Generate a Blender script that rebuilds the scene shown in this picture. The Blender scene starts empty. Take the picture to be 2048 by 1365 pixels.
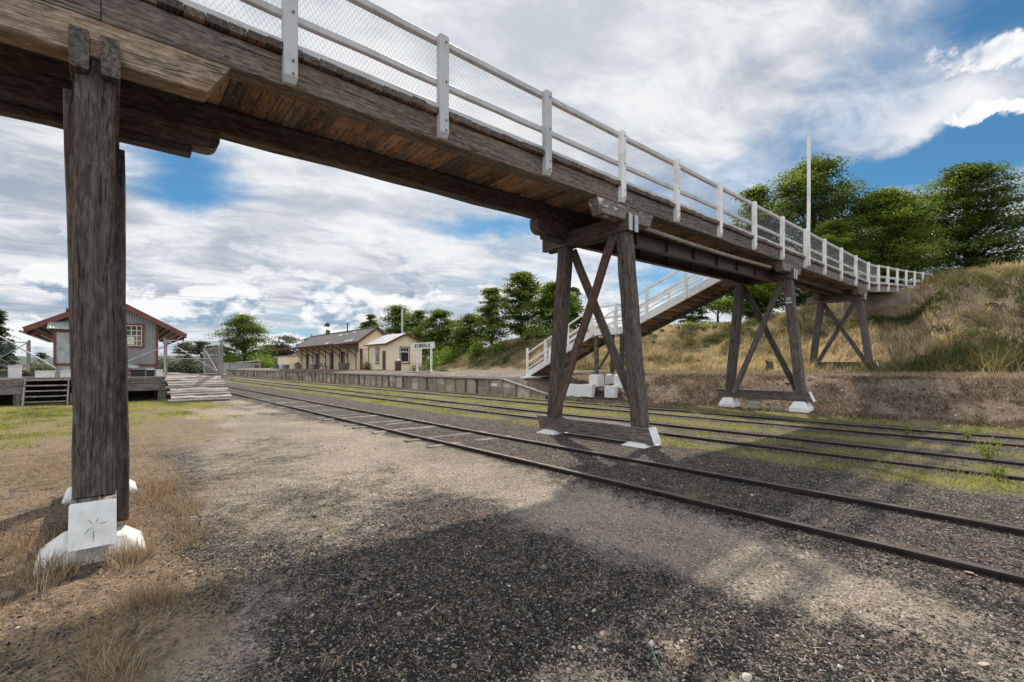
import bpy, math, random
import numpy as np
from mathutils import Vector, Matrix

random.seed(7)
RNG = np.random.default_rng(11)
SC = bpy.context.scene
COL = SC.collection
H_EYE, FPX, HOR = 1.75, 910.0, 732.0

def spot(px, d):
    """ground position that lies d metres ahead of the viewpoint, in the direction of a picture column"""
    r = d * (px - 1024) / FPX
    return (.6585*d + .7525*r, .7525*d - .6585*r)
def zat(py, d):
    return H_EYE + (HOR - py) / FPX * d

# ------------------------------------------------------------------ noise
def _hash(ix, iy, s):
    h = (ix.astype(np.int64)*374761393 + iy.astype(np.int64)*668265263 + s*982451653) & 0x7fffffff
    h = ((h ^ (h >> 13)) * 1274126177) & 0x7fffffff
    return ((h ^ (h >> 16)) & 0xffff) / 65535.0
def vnoise(x, y, s=0):
    x = np.asarray(x, float); y = np.asarray(y, float)
    ix = np.floor(x); iy = np.floor(y); fx = x-ix; fy = y-iy
    fx = fx*fx*(3-2*fx); fy = fy*fy*(3-2*fy)
    a = _hash(ix, iy, s); b = _hash(ix+1, iy, s); c = _hash(ix, iy+1, s); d = _hash(ix+1, iy+1, s)
    return (a*(1-fx)+b*fx)*(1-fy) + (c*(1-fx)+d*fx)*fy
def fbm(x, y, s=0, o=4):
    t = 0; a = .5; n = 0
    for k in range(o):
        t = t + a*vnoise(x*2**k, y*2**k, s+k); n += a; a *= .5
    return t/n
def sm(a, b, x):
    t = np.clip((np.asarray(x, float)-a)/(b-a), 0, 1)
    return t*t*(3-2*t)

# ------------------------------------------------------------------ bridge line
def zb(x):
    x = np.asarray(x, float)
    return 5.03 + .0245*x + .062*np.clip(x-30, 0, None)*sm(30, 34, x)
def yo(x):
    return -np.clip(np.asarray(x, float)-30, 0, None)**2/340.0

# ------------------------------------------------------------------ terrain
def terr(X, Y, micro=True):
    X = np.asarray(X, float); Y = np.asarray(Y, float)
    z = .10*np.exp(-((X+.13)**2 + (Y-6.2)**2)/5.0)
    if micro:
        z = z + .05*(fbm(X*.5, Y*.5, 3)-.5) + .018*(fbm(X*2.6, Y*2.6, 5)-.5)
    z = z + .055*sm(4.6, 5.2, X)*(1-sm(16.2, 16.8, X))
    toe = np.interp(Y, [-14, 0, 6, 9, 13, 16, 20], [22, 20.4, 19.4, 19.1, 18.5, 17.8, 17.5])
    rough = (2.0*(fbm(X*.7, Y*.7, 21)-.5) + .5*(fbm(X*2.4, Y*2.4, 23)-.5)) if micro else 0
    bank = 1.14*sm(toe-.3, toe+3.0, X+.7*rough) * (1-sm(105, 112, Y))
    z = np.maximum(z, 0) + 0*X
    plat = sm(17.0, 17.3, X)*sm(16.4, 20.3, Y)*(1-sm(105, 109, Y))*(1.0 + .27*sm(17.4, 20.5, X))
    z = np.maximum(z, bank + .06*sm(17.5, 18.5, X))
    z = np.maximum(z, plat)
    z = z + .22*sm(22, 29, X)*(1-sm(18, 28, Y))
    xh = np.interp(Y, [-30, 0, 10, 20, 36, 48, 60, 110, 200], [27.5, 28, 28.5, 28.3, 28.6, 30.0, 33, 46, 60])
    hc = np.interp(Y, [-30, 0, 5, 8, 10.5, 16, 22, 30, 38, 47, 60, 100, 200], [7.0, 6.1, 6.0, 5.6, 4.9, 3.7, 3.8, 4.1, 3.7, 2.5, 1.4, 1.0, 1.0])
    wd = np.interp(Y, [18, 34, 60], [12, 7.5, 6])
    t = (X - xh)/wd
    if micro:
        t = t + .16*(fbm(X*.22+9, Y*.22, 31)-.5) + .06*(fbm(X*.9, Y*.9, 37)-.5)
    hill = hc*sm(0, 1, t) + .03*np.clip(X-xh-wd, 0, 60)
    if micro:
        hill = hill + .35*(fbm(X*1.2, Y*1.2, 41)-.5)*sm(0, .2, t)*(1-sm(1.0, 1.6, t))
    z = z + hill
    cor = sm(3.2, 5.0, Y)*(1-sm(8.8, 10.4, Y))
    lim = np.where(X < 36.9, 1.5 + .40*np.clip(X-28.5, 0, None), zb(X)+.30)
    z = np.where(X > 28, z*(1-cor) + np.minimum(z, lim)*cor, z)
    far = np.clip((np.hypot(X, Y)-160)/600, 0, 1)
    return z + far*6*(fbm(X*.004, Y*.004, 51)-.45)
def tz(x, y):
    return float(terr(np.array([x]), np.array([y]))[0])

# ------------------------------------------------------------------ object helpers
ORG = {}
def tag(o, label, cat, group=None, kind=None):
    if label: o['label'] = label
    if cat: o['category'] = cat
    if group: o['group'] = group
    if kind: o['kind'] = kind
    return o
def thing(name, loc, label, cat, group=None):
    o = bpy.data.objects.new(name, None); COL.objects.link(o)
    o.empty_display_size = .2
    o.location = loc; ORG[o] = Vector(loc)
    return tag(o, label, cat, group)
def link(name, me, parent=None):
    o = bpy.data.objects.new(name, me); COL.objects.link(o)
    if parent is not None:
        o.parent = parent; ORG[o] = ORG[parent]
    else:
        ORG[o] = Vector((0, 0, 0))
    return o
def dup(root, loc=None, label=None, rotz=None, scale=None):
    c = root.copy(); COL.objects.link(c)
    if loc is not None: c.location = loc
    if rotz is not None: c.rotation_euler = (0, 0, rotz)
    if scale is not None: c.scale = scale
    if label: c['label'] = label
    for ch in root.children:
        d = ch.copy(); COL.objects.link(d); d.parent = c
        for g in ch.children:
            e = g.copy(); COL.objects.link(e); e.parent = d
    return c

class MB:
    def __init__(s): s.v = []; s.f = []; s.g = []; s.t = []; s.m = []
    def add(s, vs, fs, gc=None, m=0, tone=None):
        n = len(s.v); tone = random.random() if tone is None else tone
        for i, p in enumerate(vs):
            s.v.append(tuple(p)); s.g.append(tuple(gc[i]) if gc else tuple(p)); s.t.append(tone)
        for k, q in enumerate(fs):
            s.f.append([n+i for i in q]); s.m.append(m if not isinstance(m, list) else m[k])
        return s
    def sweep(s, cen, ax, side, up, w, h, ch, m=0, mend=None, jit=0, sl0=0, sl1=0, tone=None):
        """chamfered rectangular section swept along the points cen"""
        a, b = w/2, h/2; c = min(ch, a*.6, b*.6)
        sec = [(-a+c, -b), (a-c, -b), (a, -b+c), (a, b-c), (a-c, b), (-a+c, b), (-a, b-c), (-a, -b+c)] if c > 0 else [(-a, -b), (a, -b), (a, b), (-a, b)]
        K = len(sec); vs = []; gc = []; off = (random.uniform(0, 50), random.uniform(0, 9), random.uniform(0, 9)); L = 0
        n = len(cen)
        for i, p in enumerate(cen):
            p = Vector(p)
            if i: L += (p - Vector(cen[i-1])).length
            jx = random.gauss(0, jit) if jit and 0 < i < n-1 else 0; jz = random.gauss(0, jit) if jit and 0 < i < n-1 else 0
            for (u, v) in sec:
                q = p + side*(u+jx) + up*(v+jz)
                if i == 0 and sl0: q = q + ax*(sl0*v)
                if i == n-1 and sl1: q = q + ax*(sl1*v)
                if jit: q = q + side*random.gauss(0, jit*.35) + up*random.gauss(0, jit*.35)
                vs.append(q); gc.append((L+off[0], u+off[1], v+off[2]))
        fs = []; ms = []
        for i in range(n-1):
            for k in range(K):
                fs.append((i*K+k, i*K+(k+1) % K, (i+1)*K+(k+1) % K, (i+1)*K+k)); ms.append(m)
        fs.append(tuple(range(K-1, -1, -1))); ms.append(m if mend is None else mend[0])
        fs.append(tuple((n-1)*K+k for k in range(K))); ms.append(m if mend is None else mend[1])
        return s.add(vs, fs, gc, ms, tone)
    def beam(s, p0, p1, w, h, side=None, ch=.008, seg=1, **k):
        p0 = Vector(p0); p1 = Vector(p1); ax = (p1-p0).normalized()
        if side is None:
            side = Vector((1, 0, 0)) if abs(ax.z) > .95 else Vector((ax.y, -ax.x, 0)).normalized()
        side = Vector(side); side = (side - ax*side.dot(ax)).normalized()
        up = side.cross(ax)
        if up.z < 0: up = -up; side = -side
        # keep a right-handed frame so faces point outwards
        if side.cross(up).dot(ax) > 0: side = side
        else: side = -side
        cen = [p0.lerp(p1, i/seg) for i in range(seg+1)]
        return s.sweep(cen, ax, side, up, w, h, ch, **k)
    def box(s, x0, x1, y0, y1, z0, z1, ch=.006, **k):
        return s.beam((x0, (y0+y1)/2, (z0+z1)/2), (x1, (y0+y1)/2, (z0+z1)/2), abs(y1-y0), abs(z1-z0), side=(0, 1, 0), ch=ch, **k)
    def along(s, x0, x1, y, dz, w, h, step=1.0, ch=.008, **k):
        """a timber that follows the bridge line between two stations"""
        n = max(1, int(round((x1-x0)/step))); xs = [x0+(x1-x0)*i/n for i in range(n+1)]
        cen = [(x, y+float(yo(x)), float(zb(x))+dz) for x in xs]
        return s.sweep(cen, Vector((1, 0, 0)), Vector((0, 1, 0)), Vector((0, 0, 1)), w, h, ch, **k)
    def tube(s, pts, rad, n=8, m=0, cap=True, tone=None):
        pts = [Vector(p) for p in pts]
        rad = rad if isinstance(rad, (list, tuple)) else [rad]*len(pts)
        vs = []; gc = []; L = 0; prev = None; off = random.uniform(0, 40)
        for i, p in enumerate(pts):
            t = (pts[min(i+1, len(pts)-1)] - pts[max(i-1, 0)]).normalized()
            if prev is None:
                a = Vector((1, 0, 0)) if abs(t.x) < .8 else Vector((0, 1, 0))
            else: a = prev
            a = (a - t*a.dot(t)).normalized(); b = t.cross(a); prev = a
            if i: L += (p-pts[i-1]).length
            for k in range(n):
                an = 2*math.pi*k/n
                vs.append(p + (a*math.cos(an)+b*math.sin(an))*rad[i]); gc.append((L+off, math.cos(an)*rad[i], math.sin(an)*rad[i]))
        fs = []
        for i in range(len(pts)-1):
            for k in range(n):
                fs.append((i*n+k, i*n+(k+1) % n, (i+1)*n+(k+1) % n, (i+1)*n+k))
        if cap:
            fs.append(tuple(range(n-1, -1, -1))); fs.append(tuple((len(pts)-1)*n+k for k in range(n)))
        return s.add(vs, fs, gc, m, tone)
    def prism(s, poly, d, m=0, tone=None):
        """closed polygon (3d points) extruded by the vector d"""
        n = len(poly); d = Vector(d); p = [Vector(q) for q in poly]
        nn = sum(((p[i]-p[0]).cross(p[(i+1) % n]-p[0]) for i in range(n)), Vector())
        if nn.dot(d) > 0: p = p[::-1]
        vs = p + [q+d for q in p]
        fs = [tuple(range(n)), tuple(range(2*n-1, n-1, -1))] + [(i, n+i, n+(i+1) % n, (i+1) % n) for i in range(n)]
        return s.add(vs, fs, None, m, tone)
    def frustum(s, cx, cy, z0, z1, a0, b0, a1, b1, m=0, dz=.06):
        """concrete foot: short upright base then sloping shoulders"""
        def ring(a, b, z): return [(cx-a, cy-b, z), (cx+a, cy-b, z), (cx+a, cy+b, z), (cx-a, cy+b, z)]
        j = lambda q: (q[0]+random.gauss(0, .012), q[1]+random.gauss(0, .012), q[2]+random.gauss(0, .008))
        vs = [j(q) for q in ring(a0, b0, z0)+ring(a0, b0, z0+dz)+ring(a1, b1, z1)]
        fs = [(3, 2, 1, 0), (8, 9, 10, 11)]
        for r in (0, 4):
            for k in range(4): fs.append((r+k, r+(k+1) % 4, r+4+(k+1) % 4, r+4+k))
        return s.add(vs, fs, None, m)
    def build(s, name, mats, parent=None, smooth=False, bevel=0):
        me = bpy.data.meshes.new(name)
        o0 = ORG[parent] if parent is not None else Vector((0, 0, 0))
        me.from_pydata([(p[0]-o0.x, p[1]-o0.y, p[2]-o0.z) for p in s.v], [], s.f)
        a = me.attributes.new('gcoord', 'FLOAT_VECTOR', 'POINT'); a.data.foreach_set('vector', np.array(s.g, np.float32).ravel())
        a = me.attributes.new('tone', 'FLOAT', 'POINT'); a.data.foreach_set('value', np.array(s.t, np.float32))
        for mm in (mats if isinstance(mats, (list, tuple)) else [mats]): me.materials.append(mm)
        me.polygons.foreach_set('material_index', s.m)
        if smooth: me.polygons.foreach_set('use_smooth', [True]*len(me.polygons))
        me.update()
        o = link(name, me, parent)
        if bevel:
            md = o.modifiers.new('edge', 'BEVEL'); md.width = bevel; md.segments = 2
        return o

def np_mesh(name, V, F, mat, tone=None, parent=None, extra=None, smooth=False):
    """V (n,3), F (m,k) arrays"""
    me = bpy.data.meshes.new(name); n, k = len(V), F.shape[1]
    me.vertices.add(n); me.vertices.foreach_set('co', np.ascontiguousarray(V, np.float32).ravel())
    me.loops.add(F.size); me.loops.foreach_set('vertex_index', np.ascontiguousarray(F, np.int32).ravel())
    me.polygons.add(len(F)); me.polygons.foreach_set('loop_start', np.arange(0, F.size, k, dtype=np.int32))
    me.polygons.foreach_set('loop_total', np.full(len(F), k, np.int32))
    if smooth: me.polygons.foreach_set('use_smooth', np.ones(len(F), bool))
    me.update(calc_edges=True)
    if tone is not None:
        a = me.attributes.new('tone', 'FLOAT', 'POINT'); a.data.foreach_set('value', np.ascontiguousarray(tone, np.float32))
    for nm, arr in (extra or {}).items():
        a = me.attributes.new(nm, 'FLOAT_COLOR', 'POINT'); a.data.foreach_set('color', np.ascontiguousarray(arr, np.float32).ravel())
    me.materials.append(mat)
    return link(name, me, parent)

# ------------------------------------------------------------------ node helpers
class NT:
    def __init__(s, tree): s.t = tree; s.n = tree.nodes; s.l = tree.links
    def node(s, typ, **kw):
        n = s.n.new(typ)
        for k, v in kw.items(): setattr(n, k, v)
        return n
    def put(s, sock, v):
        if isinstance(v, bpy.types.NodeSocket): s.l.new(v, sock)
        elif v is not None:
            if isinstance(v, (tuple, list)) and len(v) == 3 and sock.type == 'RGBA': v = (*v, 1)
            sock.default_value = v
    def math(s, op, a, b=None, c=None, clamp=False):
        n = s.node('ShaderNodeMath', operation=op, use_clamp=clamp)
        for i, v in enumerate((a, b, c)): 
            if v is not None: s.put(n.inputs[i], v)
        return n.outputs[0]
    def vmath(s, op, a, b=None, scale=None):
        n = s.node('ShaderNodeVectorMath', operation=op)
        s.put(n.inputs[0], a)
        if b is not None: s.put(n.inputs[1], b)
        if scale is not None: s.put(n.inputs['Scale'], scale)
        return n.outputs['Value'] if op in ('DOT_PRODUCT', 'LENGTH') else n.outputs[0]
    def mix(s, f, a, b, mode='MIX'):
        n = s.node('ShaderNodeMix', data_type='RGBA', blend_type=mode)
        s.put(n.inputs[0], f); s.put(n.inputs[6], a); s.put(n.inputs[7], b)
        return n.outputs[2]
    def noise(s, vec, scale=5, detail=4, rough=.55, dist=0, w=None):
        n = s.node('ShaderNodeTexNoise')
        if vec is not None: s.put(n.inputs['Vector'], vec)
        n.inputs['Scale'].default_value = scale; n.inputs['Detail'].default_value = detail
        n.inputs['Roughness'].default_value = rough; n.inputs['Distortion'].default_value = dist
        return n.outputs[0]
    def voro(s, vec, scale, rnd=1.0, feat='F1'):
        n = s.node('ShaderNodeTexVoronoi', feature=feat)
        if vec is not None: s.put(n.inputs['Vector'], vec)
        n.inputs['Scale'].default_value = scale; n.inputs['Randomness'].default_value = rnd
        return n
    def map(s, vec, scale=(1, 1, 1), loc=(0, 0, 0)):
        n = s.node('ShaderNodeMapping'); s.put(n.inputs[0], vec)
        n.inputs['Scale'].default_value = scale; n.inputs['Location'].default_value = loc
        return n.outputs[0]
    def ss(s, v, a, b):
        n = s.node('ShaderNodeMapRange', interpolation_type='SMOOTHSTEP')
        s.put(n.inputs[0], v); n.inputs[1].default_value = a; n.inputs[2].default_value = b
        return n.outputs[0]
    def ramp(s, f, stops):
        n = s.node('ShaderNodeValToRGB'); s.put(n.inputs[0], f)
        el = n.color_ramp.elements
        while len(el) < len(stops): el.new(.5)
        for e, (p, c) in zip(el, stops): e.position = p; e.color = (*c, 1)
        return n.outputs[0]
    def attr(s, name):
        n = s.node('ShaderNodeAttribute'); n.attribute_name = name; return n
    def bump(s, h, strength=.4, dist=.01):
        n = s.node('ShaderNodeBump'); s.put(n.inputs['Height'], h)
        n.inputs['Strength'].default_value = strength; n.inputs['Distance'].default_value = dist
        return n.outputs[0]

def material(name):
    m = bpy.data.materials.new(name); m.use_nodes = True
    t = NT(m.node_tree); b = t.n['Principled BSDF']
    return m, t, b
def done(m, t, b, col, rough=.8, nrm=None, spec=.3, metal=0):
    t.put(b.inputs['Base Color'], col); t.put(b.inputs['Roughness'], rough)
    if nrm is not None: t.put(b.inputs['Normal'], nrm)
    b.inputs['Specular IOR Level'].default_value = spec; b.inputs['Metallic'].default_value = metal
    return m

def mat_wood(name, dark, light, brown, brown_amt=.5, rough=.8, chips=None, chip_at=.66, tonevar=.35):
    m, t, b = material(name)
    g = t.attr('gcoord').outputs['Vector']; tone = t.attr('tone').outputs['Fac']
    fine = t.noise(t.map(g, (2.6, 95, 95)), 1, 7, .68, .3)
    streak = t.noise(t.map(g, (.8, 24, 24)), 1, 6, .66, .8)
    blot = t.noise(t.map(g, (.9, 2.4, 2.4)), 1, 5, .6, .5)
    c = t.mix(t.ss(streak, .3, .72), dark, light)
    c = t.mix(t.math('MULTIPLY', t.ss(blot, .45, .66), brown_amt), c, brown)
    c = t.mix(t.math('MULTIPLY', t.ss(fine, .50, .36), .62), c, tuple(x*.28 for x in dark))
    crack = t.ss(t.noise(t.map(g, (1.5, 42, 42), (3, 1, 7)), 1, 4, .55, .6), .375, .335)
    c = t.mix(t.math('MULTIPLY', crack, .85), c, (.012, .010, .009))
    sp_n = t.noise(t.map(g, (.55, 13, 13), (9, 2, 4)), 1, 3, .5, .4)
    split = t.ss(t.math('ABSOLUTE', t.math('SUBTRACT', sp_n, .5)), .016, .004)
    split = t.math('MULTIPLY', split, t.ss(t.noise(t.map(g, (1.2, 3, 3), (1, 8, 2)), 1, 2), .42, .55))
    c = t.mix(t.math('MULTIPLY', split, .9), c, (.010, .009, .008))
    mot = t.noise(t.map(g, (7, 26, 26)), 1, 6, .7)
    c = t.mix(t.math('MULTIPLY', t.ss(mot, .48, .66), .5), c, tuple(min(1, x*1.35) for x in light))
    c = t.mix(t.math('MULTIPLY', t.ss(mot, .50, .34), .5), c, tuple(x*.4 for x in dark))
    crack = t.math('MAXIMUM', crack, split)
    knot = t.ss(t.voro(t.map(g, (1.3, 4.5, 4.5)), 1).outputs['Distance'], .10, .03)
    c = t.mix(t.math('MULTIPLY', knot, .7), c, (.03, .022, .016))
    if chips is not None:
        ch = t.ss(t.noise(t.map(g, (3, 10, 10), (5, 5, 5)), 1, 6, .7, .5), chip_at, chip_at+.04)
        c = t.mix(ch, c, chips)
    c = t.mix(1, c, t.ramp(tone, [(0, (1-tonevar,)*3), (1, (1+tonevar*.6,)*3)]), 'MULTIPLY')
    h = t.math('SUBTRACT', fine, t.math('MULTIPLY', crack, 1.3))
    return done(m, t, b, c, rough, t.bump(h, .55, .008), .25)
def mat_paint(name, col, dirt=(.30, .29, .27), amt=.35, rough=.55, under=(.18, .15, .13), chip=.72):
    m, t, b = material(name)
    g = t.attr('gcoord').outputs['Vector']; o = t.node('ShaderNodeNewGeometry').outputs['Position']
    n1 = t.noise(o, 2.2, 5, .65); n2 = t.noise(t.map(g, (2, 30, 30)), 1, 5, .6)
    c = t.mix(t.math('MULTIPLY', t.ss(n1, .42, .75), amt), col, dirt)
    c = t.mix(t.math('MULTIPLY', t.ss(n2, .55, .8), .25), c, dirt)
    n3 = t.noise(t.map(g, (5, 22, 22)), 1, 6, .7, .4)
    c = t.mix(t.ss(n3, chip, chip+.035), c, under)
    return done(m, t, b, c, rough, t.bump(n2, .25, .004), .4)
def mat_plain(name, col, col2=None, scale=4, rough=.7, metal=0, spec=.4, bump=.2, bscale=30, lo=.35, hi=.7):
    m, t, b = material(name)
    o = t.node('ShaderNodeNewGeometry').outputs['Position']
    n1 = t.noise(o, scale, 6, .62); n2 = t.noise(o, bscale, 4, .6)
    c = t.mix(t.ss(n1, lo, hi), col, col2 or tuple(x*.6 for x in col))
    c = t.mix(t.math('MULTIPLY', t.ss(n2, .5, .75), .3), c, tuple(x*.45 for x in col))
    return done(m, t, b, c, rough, t.bump(n2, bump, .01), spec, metal)
def mat_leaf(name, dark, mid, light, trans=.45, tint=(1.15, 1.2, .6)):
    m, t, b = material(name)
    tone = t.attr('tone').outputs['Fac']
    rnd = t.node('ShaderNodeObjectInfo').outputs['Random']
    c = t.ramp(tone, [(0, dark), (.5, mid), (1, light)])
    c = t.mix(t.math('MULTIPLY', rnd, .25), c, tuple(x*.6 for x in mid))
    t.put(b.inputs['Base Color'], c); b.inputs['Roughness'].default_value = .55; b.inputs['Specular IOR Level'].default_value = .3
    tr = t.node('ShaderNodeBsdfTranslucent'); t.put(tr.inputs[0], t.mix(1, c, tint, 'MULTIPLY'))
    mx = t.node('ShaderNodeMixShader'); mx.inputs[0].default_value = trans
    t.l.new(b.outputs[0], mx.inputs[1]); t.l.new(tr.outputs[0], mx.inputs[2])
    t.l.new(mx.outputs[0], t.n['Material Output'].inputs[0])
    return m
def mat_corr(name, col, rust, axis, pitch=.076, rough=.5, metal=.35, amt=.4):
    """corrugated iron: ridges run across the given axis"""
    m, t, b = material(name)
    o = t.node('ShaderNodeNewGeometry').outputs['Position']
    sx = t.node('ShaderNodeSeparateXYZ'); t.put(sx.inputs[0], o)
    w = t.math('SINE', t.math('MULTIPLY', sx.outputs['XYZ'.index(axis)], 2*math.pi/pitch))
    sc = [14, 14, 14]; sc[2] = 1.2
    n = t.noise(t.map(o, tuple(sc)), .35, 5, .65)
    n1 = t.noise(o, .9, 5, .6)
    c = t.mix(t.math('MULTIPLY', t.ss(n, .45, .7), amt), col, rust)
    c = t.mix(t.math('MULTIPLY', t.ss(n1, .5, .7), .5), c, tuple(x*.55 for x in col))
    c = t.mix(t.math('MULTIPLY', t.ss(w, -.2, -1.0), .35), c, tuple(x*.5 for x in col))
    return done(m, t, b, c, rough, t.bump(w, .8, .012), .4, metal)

M = {}
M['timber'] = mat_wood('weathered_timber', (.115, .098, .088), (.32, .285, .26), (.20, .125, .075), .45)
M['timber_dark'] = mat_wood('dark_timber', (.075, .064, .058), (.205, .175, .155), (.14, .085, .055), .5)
M['leg_near'] = mat_wood('leg_timber', (.058, .048, .040), (.185, .160, .138), (.115, .078, .053), .55)
M['leg_dark'] = mat_wood('stained_leg_timber', (.066, .058, .054), (.175, .155, .145), (.15, .11, .075), .45)
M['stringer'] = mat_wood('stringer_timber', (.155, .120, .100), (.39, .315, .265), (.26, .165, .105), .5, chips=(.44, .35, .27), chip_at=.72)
M['corbel'] = mat_wood('corbel_timber', (.19, .14, .10), (.47, .365, .275), (.32, .185, .10), .55)
M['deck'] = mat_wood('deck_underside', (.14, .105, .084), (.36, .27, .21), (.64, .32, .15), .85, chips=(.72, .33, .13), chip_at=.60, tonevar=.5)
M['peel'] = mat_wood('peeling_corbel', (.10, .085, .075), (.27, .24, .22), (.18, .12, .08), .4, chips=(.62, .60, .58), chip_at=.58)
M['rusty'] = mat_wood('redbrown_brace', (.085, .058, .050), (.20, .145, .12), (.17, .075, .05), .7, chips=(.55, .52, .48), chip_at=.74)
M['plank'] = mat_wood('ramp_plank', (.20, .175, .16), (.46, .42, .38), (.28, .225, .18), .4, tonevar=.5)
M['white'] = mat_paint('white_paint', (.80, .80, .79), amt=.5, chip=.70)
M['white_old'] = mat_paint('weathered_white_paint', (.52, .52, .53), amt=.6, chip=.63)
M['white_conc'] = mat_plain('whitewashed_concrete', (.80, .80, .78), (.62, .60, .56), 3, .8, bump=.5, lo=.5, hi=.85)
M['red_end'] = mat_paint('red_paint', (.22, .055, .035), chip=.6, under=(.4, .3, .25))
M['rail'] = mat_plain('rail_steel', (.050, .038, .034), (.030, .025, .023), 6, .45, .55, .5, .3, 60)
M['railtop'] = mat_plain('rail_head', (.22, .185, .165), (.13, .10, .085), 5, .36, .7, .5, .15, 60)
M['sleeper'] = mat_wood('sleeper_timber', (.13, .12, .11), (.34, .315, .285), (.20, .16, .12), .4)
M['wire'] = mat_plain('galvanised_wire', (.33, .34, .36), None, 9, .45, .7)
M['galv'] = mat_plain('galvanised_steel', (.42, .43, .44), (.27, .27, .27), 5, .45, .6)
M['iron'] = mat_plain('painted_iron', (.060, .046, .047), (.085, .058, .052), 3, .5, .3)
M['bolt'] = mat_plain('bolt_steel', (.16, .14, .13), None, 20, .5, .6)
M['conc'] = mat_plain('old_concrete', (.30, .255, .205), (.16, .125, .095), 1.6, .9, bump=.5)
M['conc_lt'] = mat_plain('pale_concrete', (.42, .38, .33), (.27, .235, .19), 2.5, .9, bump=.5)
M['brickp'] = mat_plain('brick_paving', (.34, .19, .14), (.26, .16, .12), 3, .9)
M['cream'] = mat_plain('cream_paint', (.86, .745, .54), (.78, .67, .47), .8, .7, bump=.1)
M['maroon'] = mat_paint('maroon_paint', (.115, .036, .030), dirt=(.16, .09, .07), chip=.80)
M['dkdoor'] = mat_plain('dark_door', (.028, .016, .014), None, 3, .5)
M['glass'] = mat_plain('dark_glass', (.018, .021, .026), (.035, .04, .045), 1.2, .08, 0, .8, 0)
M['rustred'] = mat_paint('faded_red_paint', (.165, .050, .038), dirt=(.24, .12, .09), amt=.5, chip=.74)
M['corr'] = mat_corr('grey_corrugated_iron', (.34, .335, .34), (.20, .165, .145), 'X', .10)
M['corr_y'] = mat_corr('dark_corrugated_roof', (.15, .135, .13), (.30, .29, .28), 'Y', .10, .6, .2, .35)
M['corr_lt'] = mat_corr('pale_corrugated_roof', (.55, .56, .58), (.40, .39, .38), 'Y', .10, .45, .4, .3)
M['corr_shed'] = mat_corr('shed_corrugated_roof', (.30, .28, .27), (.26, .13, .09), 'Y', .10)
M['green_roof'] = mat_corr('streaked_porch_roof', (.40, .42, .37), (.16, .28, .20), 'X', .12, amt=.7)
M['black'] = mat_plain('black_paint', (.015, .015, .016), None, 5, .6)
M['junk_dk'] = mat_plain('black_plastic', (.02, .02, .022), None, 5, .4)
M['junk_wh'] = mat_plain('white_plastic', (.75, .75, .74), (.6, .6, .58), 3, .4)
M['junk_red'] = mat_plain('red_plastic', (.45, .03, .03), None, 3, .35)
M['bark'] = mat_plain('bark', (.085, .068, .055), (.045, .036, .030), 7, .95, bump=.8)
M['bark_gum'] = mat_plain('pale_gum_bark', (.26, .23, .20), (.13, .11, .095), 4, .9)
M['leaf_mid'] = mat_leaf('leaf_mid_green', (.032, .055, .013), (.15, .205, .042), (.36, .41, .095), .52)
M['leaf_dark'] = mat_leaf('leaf_dark_green', (.026, .047, .015), (.115, .165, .040), (.30, .36, .090), .52)
M['leaf_lime'] = mat_leaf('leaf_bright_green', (.060, .105, .018), (.17, .25, .042), (.32, .40, .09), .55)
M['leaf_con'] = mat_leaf('needle_dark_green', (.018, .036, .020), (.044, .076, .038), (.09, .135, .06), .35)
M['leaf_gum'] = mat_leaf('gum_leaf_grey_green', (.046, .056, .036), (.105, .120, .072), (.19, .20, .125), .4)
M['leaf_purple'] = mat_leaf('leaf_purple_brown', (.030, .015, .018), (.055, .028, .030), (.09, .05, .05), .35)
M['grass_dry'] = mat_leaf('dry_grass', (.15, .108, .07), (.36, .28, .19), (.60, .51, .38), .35, (1.1, 1, .85))
M['grass_gold'] = mat_leaf('golden_grass', (.17, .115, .070), (.38, .28, .185), (.62, .51, .37), .35, (1.08, 1, .85))
M['grass_grn'] = mat_leaf('green_grass', (.08, .105, .020), (.235, .25, .052), (.46, .41, .17), .45)
M['grass_hill'] = mat_leaf('hill_grass', (.062, .080, .022), (.33, .265, .14), (.70, .58, .39), .4, (1.1, 1.05, .75))
M['leaf_scrub'] = mat_leaf('scrub_green', (.03, .05, .014), (.085, .12, .03), (.20, .24, .07), .45)
M['grass_brown'] = mat_leaf('dead_brush', (.035, .024, .016), (.12, .085, .055), (.30, .22, .145), .25, (1.1, 1, .85))
M['hose'] = mat_plain('teal_plastic', (.10, .32, .27), None, 5, .4)

def mat_stone():
    m, t, b = material('loose_stone')
    tone = t.attr('tone').outputs['Fac']
    o = t.node('ShaderNodeNewGeometry').outputs['Position']
    c = t.ramp(tone, [(0, (.011, .011, .012)), (.42, (.028, .027, .027)), (.60, (.085, .078, .072)), (.82, (.22, .195, .165)), (.90, (.36, .26, .185)), (1, (.58, .55, .50))])
    c = t.mix(t.math('MULTIPLY', t.noise(o, 90, 4), .5), c, t.mix(1, c, (.55, .55, .55), 'MULTIPLY'))
    return done(m, t, b, c, .8, t.bump(t.noise(o, 160, 3), .3, .003), .35)
M['stone'] = mat_stone()

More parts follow.
